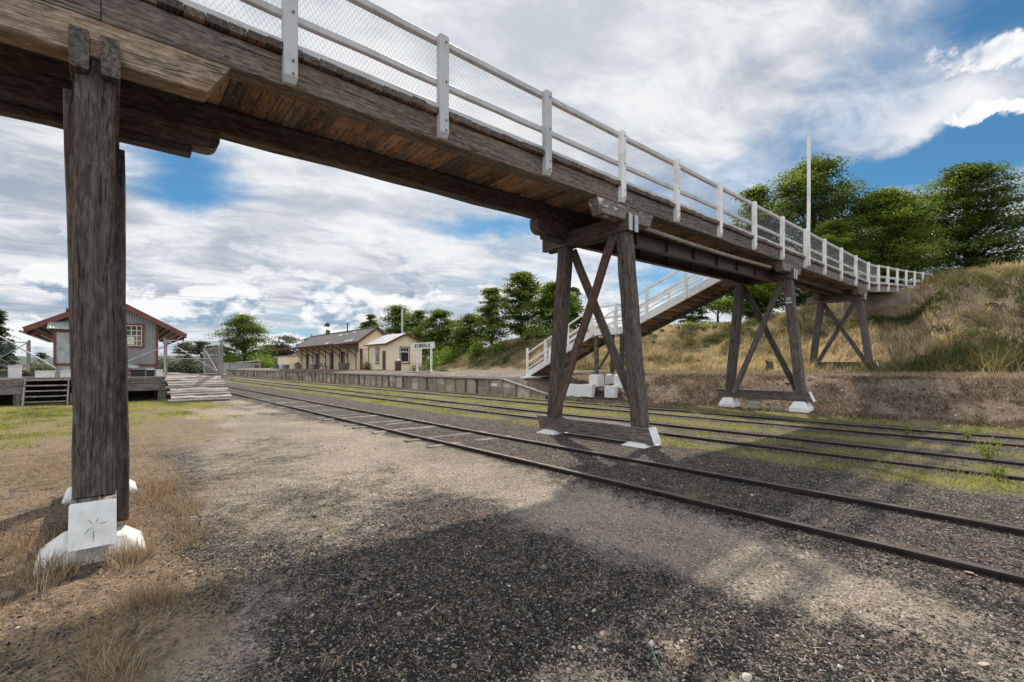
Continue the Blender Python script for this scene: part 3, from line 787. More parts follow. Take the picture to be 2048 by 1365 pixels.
# ================================================================== PLATFORM
pf = thing('station_platform', (16.9, 40, 0), 'long raised station platform with a panelled retaining wall facing the tracks', 'platform')
def ptop(y): return 1.0 if y >= 20.2 else max(.12, 1.0 - .88*(20.2-y)/4.4)
mb = MB()
ys = np.concatenate([np.linspace(106, 20.2, 60), np.linspace(20.2, 15.9, 6)[1:]])
mb_pts = [(y, ptop(y)) for y in ys]
for k in range(len(mb_pts)-1):
    (ya, za), (yb2, zb3) = mb_pts[k], mb_pts[k+1]
    yy = ya
    vs = [(16.95, ya, -.1), (16.95, yb2, -.1), (16.95, yb2, zb3-.09), (16.95, ya, za-.09)]
    mb.add(vs, [(0, 3, 2, 1)], None)
vs = [(16.95, 106, -.1), (16.95, 106, .91), (20, 106, .91), (20, 106, -.1)]
mb.add(vs, [(0, 1, 2, 3)])
def mat_panels():
    m, t, b = material('platform_panels')
    o = t.node('ShaderNodeNewGeometry').outputs['Position']
    s = t.node('ShaderNodeSeparateXYZ'); t.put(s.inputs[0], o)
    cell = t.math('FLOOR', t.math('DIVIDE', s.outputs[1], 1.2)); row = t.math('FLOOR', t.math('DIVIDE', s.outputs[2], .48))
    w = t.node('ShaderNodeTexWhiteNoise', noise_dimensions='2D')
    cv = t.node('ShaderNodeCombineXYZ'); t.put(cv.inputs[0], cell); t.put(cv.inputs[1], row); t.put(w.inputs['Vector'], cv.outputs[0])
    c = t.ramp(w.outputs['Value'], [(0, (.28, .215, .16)), (.5, (.44, .35, .26)), (.8, (.52, .43, .33)), (1, (.62, .57, .50))])
    n = t.noise(o, 1.7, 6, .7)
    c = t.mix(t.ss(n, .45, .75), c, (.13, .10, .08))
    fr = t.math('FRACT', t.math('DIVIDE', s.outputs[2], .48))
    c = t.mix(t.ss(fr, .04, .0), c, (.07, .055, .045))
    return done(m, t, b, c, .9, t.bump(t.noise(o, 25, 4), .4, .01))
mb.build('retaining_wall', mat_panels(), pf)
mb = MB()
mb.sweep([(17.02, y, ptop(y)-.04) for y in ys], Vector((0, -1, 0)), Vector((-1, 0, 0)), Vector((0, 0, 1)), .34, .085, .012)
mb.build('coping', M['sleeper'], pf)
y = 16.6; k = 0
while y < 105:
    zt = ptop(y)-.085
    mb = MB()
    mb.box(16.84, 16.945, y-.045, y+.045, -.05, zt, ch=.008)
    if y > 17: mb.box(16.78, 16.838, y-.05, y+.05, zt-.16, zt, ch=.008)
    mb.build('wall_post', M['timber_dark'] if k % 5 == 0 else M['plank'], pf)
    y += 1.2 if y < 60 else 1.6; k += 1
# pale board set in the wall near the ramp
MB().box(16.925, 16.94, 20.7, 21.2, .55, .70, ch=0).build('notice_plate', M['white'], pf)
# brick paving in front of the station (a thin sheet on the platform)
MB().box(19.2, 22.05, 49, 77, 1.10, 1.30, ch=0).build('brick_paving', M['brickp'], pf)
# ================================================================== STATION BUILDINGS
PZ = 1.27
def gable_poly(x0, x1, xm, ze, zr, y):
    return [(x0, y, PZ-.1), (x1, y, PZ-.1), (x1, y, ze), (xm, y, zr), (x0, y, ze)]
def station():
    t = thing('station_building', (24.2, 65, PZ), 'long cream station building with a dark gabled roof and a bracketed awning over the platform', 'building')
    X0, X1, XM, Y0, Y1, ZE, ZR = 22.0, 26.4, 24.2, 53.0, 76.7, 4.70, 6.50
    MB().prism(gable_poly(X0, X1, XM, ZE-.12, ZR-.14, Y0), (0, Y1-Y0, 0)).build('wall', M['cream'], t)
    # cover battens, front and near gable
    mb = MB(); y = Y0+.05
    while y < Y1: mb.box(X0-.03, X0-.002, y-.03, y+.03, PZ, ZE-.2, ch=0); y += .92
    x = X0+.55
    while x < X1:
        zt = ZE + (ZR-ZE)*(1-abs(x-XM)/2.2)-.22
        mb.box(x-.025, x+.025, Y0-.028, Y0-.002, PZ, zt, ch=0); x += .75
    mb.box(X0, X1, Y0-.032, Y0-.004, ZE-.2, ZE-.12, ch=0)
    mb.build('cover_batten', M['cream'], t)
    # roof: two skins, front one flattening into the awning
    rf = MB()
    for (xa, za, xb, zb_) in ((XM, ZR, X0-.2, ZE-.0), (X1+.45, ZE-.33, XM, ZR)):
        rf.prism([(xa, Y0-.45, za), (xb, Y0-.45, zb_), (xb, Y0-.45, zb_-.06), (xa, Y0-.45, za-.06)], (0, Y1-Y0+.9, 0))
    ro = rf.build('roof', M['corr_y'], t)
    # patched lighter sheets
    for (y, s, w) in ((55.0, .80, 1.2), (56.6, .82, .7), (63.2, .84, 1.2), (62.0, .22, 1.4), (58.2, .12, .6), (60.5, .2, .4)):
        mb = MB(); xa = XM+(X0-.2-XM)*s; xb = XM+(X0-.2-XM)*min(1, s+.14)
        za = ZR+(ZE-ZR)*s+.006; zc = ZR+(ZE-ZR)*min(1, s+.14)+.006
        mb.prism([(xa, y, za), (xb, y, zc), (xb, y, zc-.004), (xa, y, za-.004)], (0, w, 0)); mb.build('roof_sheet', M['corr_lt'], ro)
    mb = MB(); mb.box(XM-.12, XM+.12, Y0-.5, Y1+.5, ZR-.03, ZR+.04, ch=.02); mb.build('ridge_cap', M['corr_y'], ro)
    # awning
    A0, AZ0, AZ1 = 18.9, 4.24, ZE-.03
    mb = MB(); mb.prism([(X0-.15, Y0-.45, AZ1), (A0, Y0-.45, AZ0), (A0, Y0-.45, AZ0-.05), (X0-.15, Y0-.45, AZ1-.05)], (0, Y1-Y0+1.2, 0))
    aw = mb.build('awning', [M['corr_lt']], t)
    mb = MB(); mb.box(A0-.06, A0-.002, Y0-.5, Y1+.8, AZ0-.17, AZ0+.01, ch=.008); mb.tube([(A0-.12, Y0-.5, AZ0-.03), (A0-.12, Y1+.8, AZ0-.03)], .06, 8)
    mb.build('gutter', M['maroon'], aw)
    # near end boarded valance
    mb = MB(); zz_ = lambda x: AZ0+(AZ1-AZ0)*(x-A0)/(X0-.15-A0)-.07
    mb.prism([(X0-.02, Y0-.10, zz_(X0-.1)), (A0+.9, Y0-.10, zz_(A0+.9)), (X0-1.2, Y0-.10, 3.75), (X0-.02, Y0-.10, 3.45)], (0, .05, 0))
    mb.build('end_valance', M['timber_dark'], aw)
    k = 0
    for i in range(10):
        y = Y0+.6+2.62*i
        if y > Y1+.3: break
        mb = MB()
        mb.beam((X0-.05, y, PZ), (X0-.05, y, 4.35), .09, .07, side=(0, 1, 0)); mb.tube([(X0-.09, y, 2.85), (X0-.35, y, 3.22), (X0-1.2, y, 3.78), (X0-2.1, y, 4.18)], .055, 6); mb.beam((X0-.10, y, 4.46), (A0+.05, y, 4.16), .08, .12, side=(0, 1, 0))
        mb.build('awning_bracket', M['maroon'], t)
    for (y, w) in ((57.4, .95), (61.3, 1.05), (67.2, 1.0), (71.4, 1.1)):
        mb = MB(); mb.box(X0-.02, X0-.004, y, y+w, PZ, PZ+2.15, ch=0)
        d = mb.build('door', M['dkdoor'], t)
        mb = MB()
        mb.box(X0-.055, X0-.006, y-.1, y-.002, PZ, PZ+2.27, ch=.006); mb.box(X0-.055, X0-.006, y+w+.002, y+w+.1, PZ, PZ+2.27, ch=.006); mb.box(X0-.052, X0-.006, y, y+w, PZ+2.152, PZ+2.27, ch=.006)
        mb.build('frame', M['maroon'], d)
    # timetable board between two doors
    MB().box(X0-.05, X0-.03, 69.3, 69.8, 2.4, 3.5, ch=0).build('notice_board', M['white_old'], t)
    # barge boards
    for y in (Y0-.5, Y1+.47):
        mb = MB()
        mb.beam((XM, y, ZR-.09), (X0-.25, y, ZE-.13), .045, .24, side=(0, 1, 0)); mb.beam((XM, y+.001, ZR-.09), (X1+.5, y+.001, ZE-.45), .045, .24, side=(0, 1, 0))
        mb.beam((X0-.25, y-.002, ZE-.14), (A0-.05, y-.002, AZ0-.09), .045, .20, side=(0, 1, 0))
        mb.build('barge_board', M['maroon'], t)
        mb = MB(); mb.tube([(XM, y, ZR-.05), (XM, y, ZR+.15), (XM, y, ZR+.2), (XM, y, ZR+.42)], [.05, .05, .08, .012], 8); mb.build('finial', M['maroon'], t)
    mb = MB(); mb.tube([(24.0, 61.5, 6.2), (24.0, 61.5, 7.35)], .085, 10); mb.tube([(24.0, 61.5, 7.36), (24.0, 61.5, 7.44), (24.0, 61.5, 7.52)], [.06, .16, .12], 10)
    mb.build('flue', M['iron'], t)
    # recessed porch between the two buildings
    mb = MB(); mb.box(22.15, 22.25, 50.15, 52.98, PZ-.05, 3.9, ch=0); mb.box(22.1, 22.148, 50.3, 51.9, 2.95, 3.05, ch=0); mb.box(22.1, 22.148, 50.3, 51.9, 3.7, 3.8, ch=0)
    mb.build('porch_wall', M['cream'], t)
    MB().box(22.08, 22.14, 52.1, 52.75, PZ, 3.75, ch=0).build('door', M['maroon'], t)
station()
def hut():
    t = thing('signal_hut', (24.1, 47.7, PZ), 'small cream hut with a pale gabled roof beside the long station building', 'building')
    X0, X1, XM, Y0, Y1, ZE, ZR = 22.0, 26.2, 24.1, 45.4, 50.1, 4.32, 5.36
    MB().prism(gable_poly(X0, X1, XM, ZE-.1, ZR-.1, Y0), (0, Y1-Y0, 0)).build('wall', M['cream'], t)
    mb = MB()
    for x in np.arange(22.7, 26.1, .9):
        zt = ZE + (ZR-ZE)*(1-abs(x-XM)/2.1)-.16
        mb.box(x-.02, x+.02, Y0-.02, Y0-.002, ZE-.28 if x > 22 else PZ, zt, ch=0)
    mb.box(X0, X1, Y0-.024, Y0-.004, ZE-.36, ZE-.28, ch=0)
    for x in (22.03, 26.17): mb.box(x-.03, x+.03, Y0-.03, Y0-.005, PZ, ZE-.37, ch=0)
    for y in (46.6, 48.9): mb.box(X0-.02, X0-.002, y-.02, y+.02, PZ, ZE-.15, ch=0)
    mb.build('cover_batten', M['cream'], t)
    rf = MB(); e = .38; s = (ZR-ZE)/2.1
    for sg in (-1, 1):
        xe = XM+sg*(2.1+e); ze = ZR - s*(2.1+e)
        a, b = ((XM, ZR), (xe, ze)) if sg < 0 else ((xe, ze), (XM, ZR))
        rf.prism([(a[0], Y0-.4, a[1]), (b[0], Y0-.4, b[1]), (b[0], Y0-.4, b[1]-.05), (a[0], Y0-.4, a[1]-.05)], (0, Y1-Y0+.7, 0))
    r = rf.build('roof', M['corr_lt'], t)
    mb = MB()
    for sg in (-1, 1):
        xe = XM+sg*(2.1+e); ze = ZR - s*(2.1+e)
        mb.beam((XM, Y0-.43-.001*sg, ZR-.10), (xe, Y0-.43-.001*sg, ze-.10), .045, .20, side=(0, 1, 0))
    mb.build('barge_board', M['maroon'], t)
    xe = XM-(2.1+e); ze = ZR-s*(2.1+e)
    mb = MB(); mb.tube([(xe-.04, Y0-.4, ze-.06), (xe-.04, Y1+.3, ze-.06)], .06, 8); mb.tube([(xe, Y1-.1, ze-.1), (xe+.2, Y1-.1, ze-.2), (X0-.07, Y1-.1, ze-.25), (X0-.07, Y1-.1, PZ)], .035, 6); mb.build('gutter', M['maroon'], t)
    def window(face, c, w, z0, z1):
        # face 'X' looks along -X (to the tracks), face 'Y' looks along -Y (to the bridge)
        def B(u0, u1, d0, d1, za, zb_, mat, name, par):
            mb = MB()
            if face == 'X': mb.box(X0-d1, X0-d0, u0, u1, za, zb_, ch=0)
            else: mb.box(u0, u1, Y0-d1, Y0-d0, za, zb_, ch=0)
            return mb
        a, b = c-w/2, c+w/2
        win = B(a, b, .004, .012, z0, z1, None, None, None).build('window', M['glass'], t)
        mb = MB()
        for q in ((a-.09, a-.002, z0-.1, z1+.1), (b+.002, b+.09, z0-.1, z1+.1), (a, b, z1+.002, z1+.1)):
            sub = B(q[0], q[1], .006, .05, q[2], q[3], 0, 0, 0); mb.add(sub.v, sub.f)
        mb.build('surround', M['maroon'], win)
        mb = MB(); zt = z0+(z1-z0)*.70; f = .055
        for q in ((a, a+f, z0, z1), (b-f, b, z0, z1), (a+f, b-f, z1-f, z1), (a+f, b-f, z0, z0+f), (a+f, b-f, zt-.04, zt+.04)):
            sub = B(q[0], q[1], .014, .04, q[2], q[3], 0, 0, 0); mb.add(sub.v, sub.f)
        for k in (1, 2):
            u = a+(b-a)*k/3; sub = B(u-.012, u+.012, .014, .034, zt+.04, z1-f, 0, 0, 0); mb.add(sub.v, sub.f)
        mb.build('sash', M['white'], win)
        sub = B(a-.12, b+.12, .006, .10, z0-.17, z0-.102, 0, 0, 0); mb = MB(); mb.add(sub.v, sub.f); mb.build('sill', M['maroon'], win)
    window('X', 47.75, .72, 2.15, 3.75)
    window('Y', 24.05, 1.02, 2.15, 3.75)
    d = MB().box(X0-.03, X0-.004, 45.75, 46.5, PZ+.03, 3.35, ch=0).build('door', M['maroon'], t)
    MB().box(X0-.6, X0-.01, 45.6, 46.7, PZ-.05, PZ+.06, ch=.01).build('doorstep', M['brickp'], t)
hut()
# ------------------------------------------------------------------ sign
sg = thing('station_sign', (20.5, 35.4, 1.2), 'white station name board reading BOMBALA on two white posts', 'sign')
MB().box(20.475, 20.535, 33.45, 37.35, 3.24, 3.80, ch=.01).build('board', M['white'], sg)
for y in (34.1, 36.5):
    mb = MB(); mb.beam((20.60, y, 1.0), (20.60, y, 3.60), .13, .15, side=(1, 0, 0), ch=.01); p = mb.build('sign_post', M['white'], sg)
    MB().box(20.45, 20.75, y-.2, y+.2, 1.05, 1.30, ch=.02).build('footing', M['white_conc'], p)
def text_obj(body, size, name, mat, parent, loc, rot, extr=.006, spacing=1.0, off=0.0):
    cu = bpy.data.curves.new(name, 'FONT'); cu.body = body; cu.size = size; cu.align_x = 'CENTER'; cu.align_y = 'CENTER'
    cu.extrude = extr; cu.space_character = spacing; cu.offset = off
    tmp = bpy.data.objects.new('tmp', cu); COL.objects.link(tmp)
    bpy.context.view_layer.update()
    dg = bpy.context.evaluated_depsgraph_get(); me = bpy.data.meshes.new_from_object(tmp.evaluated_get(dg))
    bpy.data.objects.remove(tmp); bpy.data.curves.remove(cu)
    me.transform(Matrix.Translation(Vector(loc)-ORG[parent]) @ Matrix.Rotation(rot[2], 4, 'Z') @ Matrix.Rotation(rot[0], 4, 'X'))
    me.materials.clear(); me.materials.append(mat)
    return link(name, me, parent)
text_obj('BOMBALA', .50, 'lettering', M['black'], sg, (20.468, 35.42, 3.515), (math.pi/2, 0, -math.pi/2), spacing=1.28, off=.012)

# ------------------------------------------------------------------ platform furniture
def barrel(x, y, lab, plant=None, s=1.0):
    t = thing('barrel_planter', (x, y, PZ+.03), lab, 'planter', 'half barrel planters along the platform')
    z = PZ+.03; mb = MB(); mb.tube([(x, y, z), (x, y, z+.3*s), (x, y, z+.6*s), (x, y, z+.59*s), (x, y, z+.5*s)], [.40*s, .47*s, .52*s, .47*s, .44*s], 16); mb.build('tub', M['plank'], t)
    mb = MB()
    for zz, r in ((z+.12*s, .435*s), (z+.45*s, .505*s)): mb.tube([(x, y, zz), (x, y, zz+.045)], r, 16, cap=False)
    mb.build('hoop', M['iron'], t)
    return t
barrel(19.6, 51.3, 'biggest half barrel tub, in front of the gap between the two buildings', s=1.25)
barrel(19.6, 62.2, 'half barrel tub with bare soil under the awning edge')
barrel(19.6, 68.6, 'half barrel tub with a small green plant near the platform steps')
barrel(19.6, 74.4, 'half barrel tub standing behind the metal handrail')
barrel(19.6, 80.0, 'farthest half barrel tub, with white flowers in it')
def tuft_mesh(name, cx, cy, cz, n, h, spread, w, mat, parent=None, seed=0, lean=.5, up=.3):
    r = np.random.default_rng(seed); a = r.uniform(0, 6.283, n); d = np.sqrt(r.uniform(0, 1, n))*spread
    bx = cx+np.cos(a)*d; by = cy+np.sin(a)*d; hh = h*r.uniform(.5, 1.1, n)
    a2 = a+r.normal(0, .8, n); ln = lean*r.uniform(.2, 1.2, n)*hh
    V, F, T = blades(bx, by, np.full(n, cz), hh, a2, ln, np.full(n, w), r)
    o0 = ORG[parent] if parent is not None else Vector((0, 0, 0))
    return np_mesh(name, V-np.array(o0), F, mat, T, parent)
def blades(bx, by, bz, hh, ang, ln, w, r):
    """curved tapering blades, two quads each"""
    n = len(bx); dx = np.cos(ang); dy = np.sin(ang); sx = -dy*w/2; sy = dx*w/2
    rot = r.uniform(0, 6.283, n); sx = np.cos(rot)*w/2; sy = np.sin(rot)*w/2
    P = np.zeros((n, 6, 3))
    for k, (t, ww) in enumerate(((0, 1.0), (.55, .8), (1.0, .12))):
        ox = bx+dx*ln*t**1.8; oy = by+dy*ln*t**1.8; oz = bz-.01+hh*t*(1-.18*t*np.minimum(1, ln/np.maximum(hh, .01)))
        P[:, 2*k] = np.stack([ox-sx*ww, oy-sy*ww, oz], 1); P[:, 2*k+1] = np.stack([ox+sx*ww, oy+sy*ww, oz], 1)
    i = np.arange(n)[:, None]*6
    F = np.concatenate([i+np.array([[0, 1, 3, 2]]), i+np.array([[2, 3, 5, 4]])])
    return P.reshape(-1, 3), F, np.repeat(r.uniform(0, 1, n), 6)
def leafcloud(name, n, cx, cy, cz, rx, ry, rz, leaf, mat, seed, parent=None, clusters=14, sig=.28):
    r = np.random.default_rng(seed)
    c = r.normal(0, 1, (clusters, 3)); c /= np.linalg.norm(c, axis=1)[:, None]; c *= r.uniform(.35, .95, (clusters, 1)); c[:, 2] = np.abs(c[:, 2])*1.0
    k = r.integers(0, clusters, n); p = c[k] + r.normal(0, sig, (n, 3)); p[:, 2] = np.abs(p[:, 2])
    P = p*np.array([rx, ry, rz]) + np.array([cx, cy, cz])
    V, F, T = leaves(P, leaf, r, np.clip(.3+.25*r.normal(0, 1, clusters)[k]+r.normal(.15, .2, n), 0, 1))
    o0 = ORG[parent] if parent is not None else Vector((0, 0, 0))
    return np_mesh(name, V-np.array(o0), F, mat, T, parent)
def leaves(P, leaf, r, tone, flat=.5):
    n = len(P); nm = r.normal(0, 1, (n, 3)); nm[:, 2] = np.abs(nm[:, 2])+flat; nm /= np.linalg.norm(nm, axis=1)[:, None]
    a = np.cross(nm, r.normal(0, 1, (n, 3))); a /= np.linalg.norm(a, axis=1)[:, None]; b = np.cross(nm, a)
    s = (leaf*r.uniform(.6, 1.35, n))[:, None]
    V = np.stack([P-a*s, P-b*s*.5+nm*s*.12, P+a*s, P+b*s*.5+nm*s*.12], 1).reshape(-1, 3)
    F = np.arange(4*n).reshape(n, 4)
    return V, F, np.repeat(tone, 4)
def bush(x, y, z, rx, rz, lab, mat='leaf_mid', n=700, leaf=.07, seed=1, grp=None, name='bush'):
    t = thing(name, (x, y, z), lab, 'bush', grp)
    leafcloud('foliage', n, x, y, z, rx, rx, rz, leaf, M[mat], seed, t)
    mb = MB()
    for k in range(4):
        a = k*1.6+seed; mb.tube([(x, y, z-.1), (x+.25*rx*math.cos(a), y+.25*rx*math.sin(a), z+rz*.4), (x+.5*rx*math.cos(a), y+.5*rx*math.sin(a), z+rz*.75)], [.03*rx+.01, .02*rx+.006, .006], 5)
    mb.build('stem', M['bark'], t); return t
bush(21.3, 37.5, 1.25, .75, .75, 'dark low shrub at the foot of the name board', 'leaf_gum', 700, .06, 3)
bush(21.4, 35.3, 1.25, .95, 1.1, 'feathery yellow-green shrub between the name board posts', 'leaf_lime', 900, .07, 4)
bush(21.2, 33.1, 1.25, .5, .4, 'tiny shrub right of the name board', 'leaf_gum', 400, .05, 5)
bush(21.55, 49.6, 1.28, .55, .95, 'leafy shrub against the wall of the small hut', 'leaf_mid', 500, .08, 6)
for (x, y, mt, sd, lab) in ((19.6, 68.6, 'leaf_mid', 8, 'small green plant growing in a half barrel'), (19.6, 80.0, 'leaf_lime', 9, 'pale flowering plant growing in the farthest half barrel')):
    bush(x, y, 1.8, .45, .5, lab, mt, 250, .07, sd, name='potted_plant')
bn = thing('litter_bin', (20.6, 40.2, PZ), 'dark rusty litter bin with a grey domed lid on the platform', 'bin')
mb = MB(); mb.box(20.38, 20.82, 39.98, 40.42, PZ-.05, PZ+.90, ch=.02); mb.build('body', M['maroon'], bn)
mb = MB(); mb.box(20.35, 20.85, 39.95, 40.45, PZ+.902, PZ+.96, ch=.01); mb.frustum(20.6, 40.2, PZ+.959, PZ+1.06, .22, .22, .15, .15, dz=.04); mb.build('lid', M['galv'], bn)
tb = thing('picnic_table', (20.6, 62.0, PZ), 'dark timber picnic table with benches under the awning', 'table')
MB().box(20.3, 21.0, 61.1, 62.9, PZ+.74, PZ+.79).build('tabletop', M['timber_dark'], tb)
for x in (19.95, 21.2): MB().box(x, x+.25, 61.1, 62.9, PZ+.44, PZ+.48).build('bench', M['timber_dark'], tb)
for y in (61.35, 62.65):
    for sx in (-1, 1): MB().beam((20.65+sx*.6, y+.01*sx, PZ), (20.65+sx*.2, y+.01*sx, PZ+.74), .08, .08, side=(0, 1, 0)).build('leg', M['timber_dark'], tb)
    MB().box(19.98, 21.4, y+.05, y+.1, PZ+.38, PZ+.44).build('stretcher', M['timber_dark'], tb)
# platform steps with handrail
ps = thing('platform_steps', (16.3, 64.5, 0), 'steep metal step ladder with handrail up the platform wall', 'steps')
for x in (16.0,):
    for y in (64.0, 65.0): MB().beam((15.9, y, .02), (16.85, y, 1.05), .05, .12, side=(0, 1, 0)).build('stringer', M['galv'], ps)
    for k in range(4): MB().box(15.95+.22*k, 16.17+.22*k, 64.03, 64.97, .2+.22*k, .23+.22*k).build('tread', M['galv'], ps)
    for y in (64.0, 65.0): MB().tube([(15.95, y, .1), (15.95, y, 1.0), (16.9, y, 2.0), (17.9, y, 2.0), (17.9, y, 1.1)], .025, 6).build('handrail', M['galv'], ps)
# picket barrier, outbuilding and shed at the far end
pk = thing('picket_fence', (20.5, 82, PZ), 'low white picket fence at the far end of the station', 'fence')
mb = MB()
for i in range(22): mb.box(20.48, 20.52, 78.2+.2*i, 78.29+.2*i, PZ, PZ+1.0+.04*(i % 2))
mb.build('picket', M['white'], pk)
mb = MB()
for z in (.3, .75): mb.box(20.525, 20.57, 78.1, 82.7, PZ+z, PZ+z+.08)
mb.build('fence_rail', M['white'], pk)
ob = thing('outbuilding', (23.5, 84, PZ), 'low cream outbuilding with a flat roof past the end of the station', 'building')
MB().box(21.6, 25.6, 81.0, 87.0, PZ-.1, 3.35, ch=0).build('wall', M['cream'], ob)
MB().box(21.4, 25.8, 80.8, 87.2, 3.352, 3.45).build('roof', M['rustred'], ob)
def tinshed():
    x, y = spot(497, 110); t = thing('tin_shed', (x, y, 1.0), 'small grey tin shed with a pale skillion roof at the platform end', 'shed')
    z0 = tz(x, y)-.1
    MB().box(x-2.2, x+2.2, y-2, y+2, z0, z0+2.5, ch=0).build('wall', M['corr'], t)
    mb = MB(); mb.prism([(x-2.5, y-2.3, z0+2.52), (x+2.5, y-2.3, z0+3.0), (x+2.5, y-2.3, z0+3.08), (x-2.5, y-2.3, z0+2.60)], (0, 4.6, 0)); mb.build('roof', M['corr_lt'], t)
    MB().box(x+.9, x+1.8, y-2.03, y-2.004, z0+.1, z0+2.0, ch=0).build('door', M['rustred'], t)
    x2, y2 = spot(466, 118); f = thing('tin_fence', (x2, y2, 0), 'high bluish corrugated iron fence left of the tin shed', 'fence')
    u = Vector((.7525, -.6585, 0)); c = Vector((x2, y2, 1.1)); MB().beam(c-u*2.6, c+u*2.6, .06, 3.0, ch=0).build('sheet', M['galv'], f)
    mb = MB()
    for k in (-2.5, -.8, .9, 2.5): p = c+u*k; mb.beam((p.x, p.y, -.3), (p.x, p.y, 2.72), .1, .1, side=u)
    mb.build('fence_post', M['iron'], f)
tinshed()
# utility pole behind the station with its wires
px_, py_ = spot(804.5, 62)
up = thing('utility_pole', (px_, py_, 1.2), 'pale timber power pole with crossarm behind the station roof', 'utility pole')
pz = zat(611, 62)
MB().tube([(px_, py_, .8), (px_, py_, pz)], [.16, .12], 8).build('pole', M['white_old'], up)
mb = MB(); mb.beam((px_-.9, py_-.75, pz-.35), (px_+.9, py_+.75, pz-.35), .09, .11); mb.build('crossarm', M['timber'], up)
def wire(name, lab, pts, r=.012):
    P = []
    for (a, b, sag) in pts:
        for i in range(14):
            f = i/14; p = Vector(a).lerp(Vector(b), f); p.z -= sag*4*f*(1-f); P.append(p)
    P.append(Vector(pts[-1][1])); o = MB().tube(P, r, 4).build(name, M['iron'], None); return tag(o, lab, 'wire')
wire('power_line', 'thin power line sagging away from the pole behind the station', [((px_-.8, py_-.7, pz-.28), (-52, 68, 10.5), 1.0)], .010)
wire('power_line', 'second thin power line, crossing low behind the goods shed', [((px_+.8, py_+.7, pz-.28), (-50, 84, 13.5), 1.6)], .008)

# ================================================================== GOODS YARD (left)
DZ = 1.2
def goods():
    t = thing('goods_shed', (-.2, 37, DZ), 'grey corrugated iron goods shed with faded red trim and gabled roof', 'shed')
    X0, X1, XM, Y0, Y1 = -2.3, 1.9, -.1, 33.0, 46.0
    sl = .565; ZR = 5.42
    ze = lambda x: ZR - sl*abs(x-XM)
    mb = MB(); mb.prism([(X0, Y0, DZ-.1), (X1, Y0, DZ-.1), (X1, Y0, ze(X1)-.15), (XM, Y0, ZR-.15), (X0, Y0, ze(X0)-.15)], (0, Y1-Y0, 0)); mb.build('wall', M['corr'], t)
    rf = MB()
    for a, b in (((XM), (-3.28)), ((3.15), (XM))):
        rf.prism([(a, Y0-.6, ze(a)), (b, Y0-.6, ze(b)), (b, Y0-.6, ze(b)-.04), (a, Y0-.6, ze(a)-.04)], (0, Y1-Y0+1.2, 0))
    rf.build('roof', M['corr_shed'], t)
    for xe in (-3.3, 3.17):
        mb = MB(); mb.beam((XM, Y0-.62+.001*xe, ZR-.10), (xe, Y0-.62+.001*xe, ze(xe)-.10), .05, .26, side=(0, 1, 0)); mb.build('barge_board', M['rustred'], t)
        mb = MB(); mb.box(xe-.02, xe+.02, Y0-.6, Y1+.6, ze(xe)-.2, ze(xe)-.045); mb.build('fascia', M['rustred'], t)
        xw = X0 if xe < 0 else X1; sg = 1 if xe > 0 else -1
        mb = MB(); mb.beam((xw+sg*.04, Y0-.05, ze(xw)-1.05), (xw+sg*.85, Y0-.05, ze(xw+sg*.85)-.15), .09, .1, side=(0, 1, 0)); mb.beam((xw, Y0-.06, ze(xe)-.28), (xe-sg*.05, Y0-.06, ze(xe)-.28), .08, .09, side=(0, 1, 0)); mb.build('eave_strut', M['rustred'], t)
        mb = MB()
        for k in range(5): xx = xw+sg*(.15+.25*k); mb.box(xx-.03, xx+.03, Y0-.55, Y1+.5, ze(xx)-.12, ze(xx)-.045, ch=0)
        mb.build('purlin', M['timber_dark'], t)
    mb = MB()
    for x in (X0+.04, X1-.04): mb.box(x-.06, x+.06, Y0-.05, Y0-.003, DZ, ze(x)-.2)
    mb.box(X0+.11, X1-.11, Y0-.045, Y0-.004, 1.72, 1.86)
    mb.build('corner_board', M['rustred'], t)
    # twelve pane window
    a, b, z0, z1 = .50, 1.20, 2.86, 4.0
    w = MB().box(a, b, Y0-.015, Y0-.004, z0, z1, ch=0).build('window', M['glass'], t)
    mb = MB()
    for q in ((a-.1, a-.002, z0-.1, z1+.1), (b+.002, b+.1, z0-.1, z1+.1), (a, b, z1+.002, z1+.1), (a, b, z0-.1, z0-.002)): mb.box(q[0], q[1], Y0-.06, Y0-.005, q[2], q[3])
    mb.build('frame', M['rustred'], w)
    mb = MB(); f = .035
    for k in range(4): x = a+(b-a)*k/3; x = min(max(x, a+f/2), b-f/2); mb.box(x-f/2, x+f/2, Y0-.04, Y0-.018, z0, z1, ch=0)
    for k in range(5): z = z0+(z1-z0)*k/4; z = min(max(z, z0+f/2), z1-f/2); mb.box(a+f, b-f, Y0-.036, Y0-.019, z-f/2, z+f/2, ch=0)
    mb.build('glazing_bar', M['cream'], w)
    MB().box(a+.06, a+.36, Y0-.024, Y0-.017, z0+.08, z0+.5, ch=0).build('paper', M['junk_wh'], w)
    # porch room on the near face
    mb = MB(); mb.box(-2.2, -.75, 31.9, 32.98, DZ-.1, 3.55, ch=0); mb.build('porch_wall', M['galv'], t)
    mb = MB(); mb.prism([(-2.45, 31.6, 3.56), (-2.45, 32.98, 4.15), (-2.45, 32.98, 4.20), (-2.45, 31.6, 3.61)], (2.0, 0, 0)); mb.build('porch_roof', M['green_roof'], t)
    mb = MB()
    for x in (-2.2, -.78): mb.box(x-.05, x+.05, 31.84, 31.895, DZ, 3.55)
    mb.box(-2.14, -.84, 31.845, 31.893, 1.75, 1.88); mb.box(-2.14, -.84, 31.84, 31.894, 3.42, 3.55)
    mb.build('corner_board', M['rustred'], t)
goods()
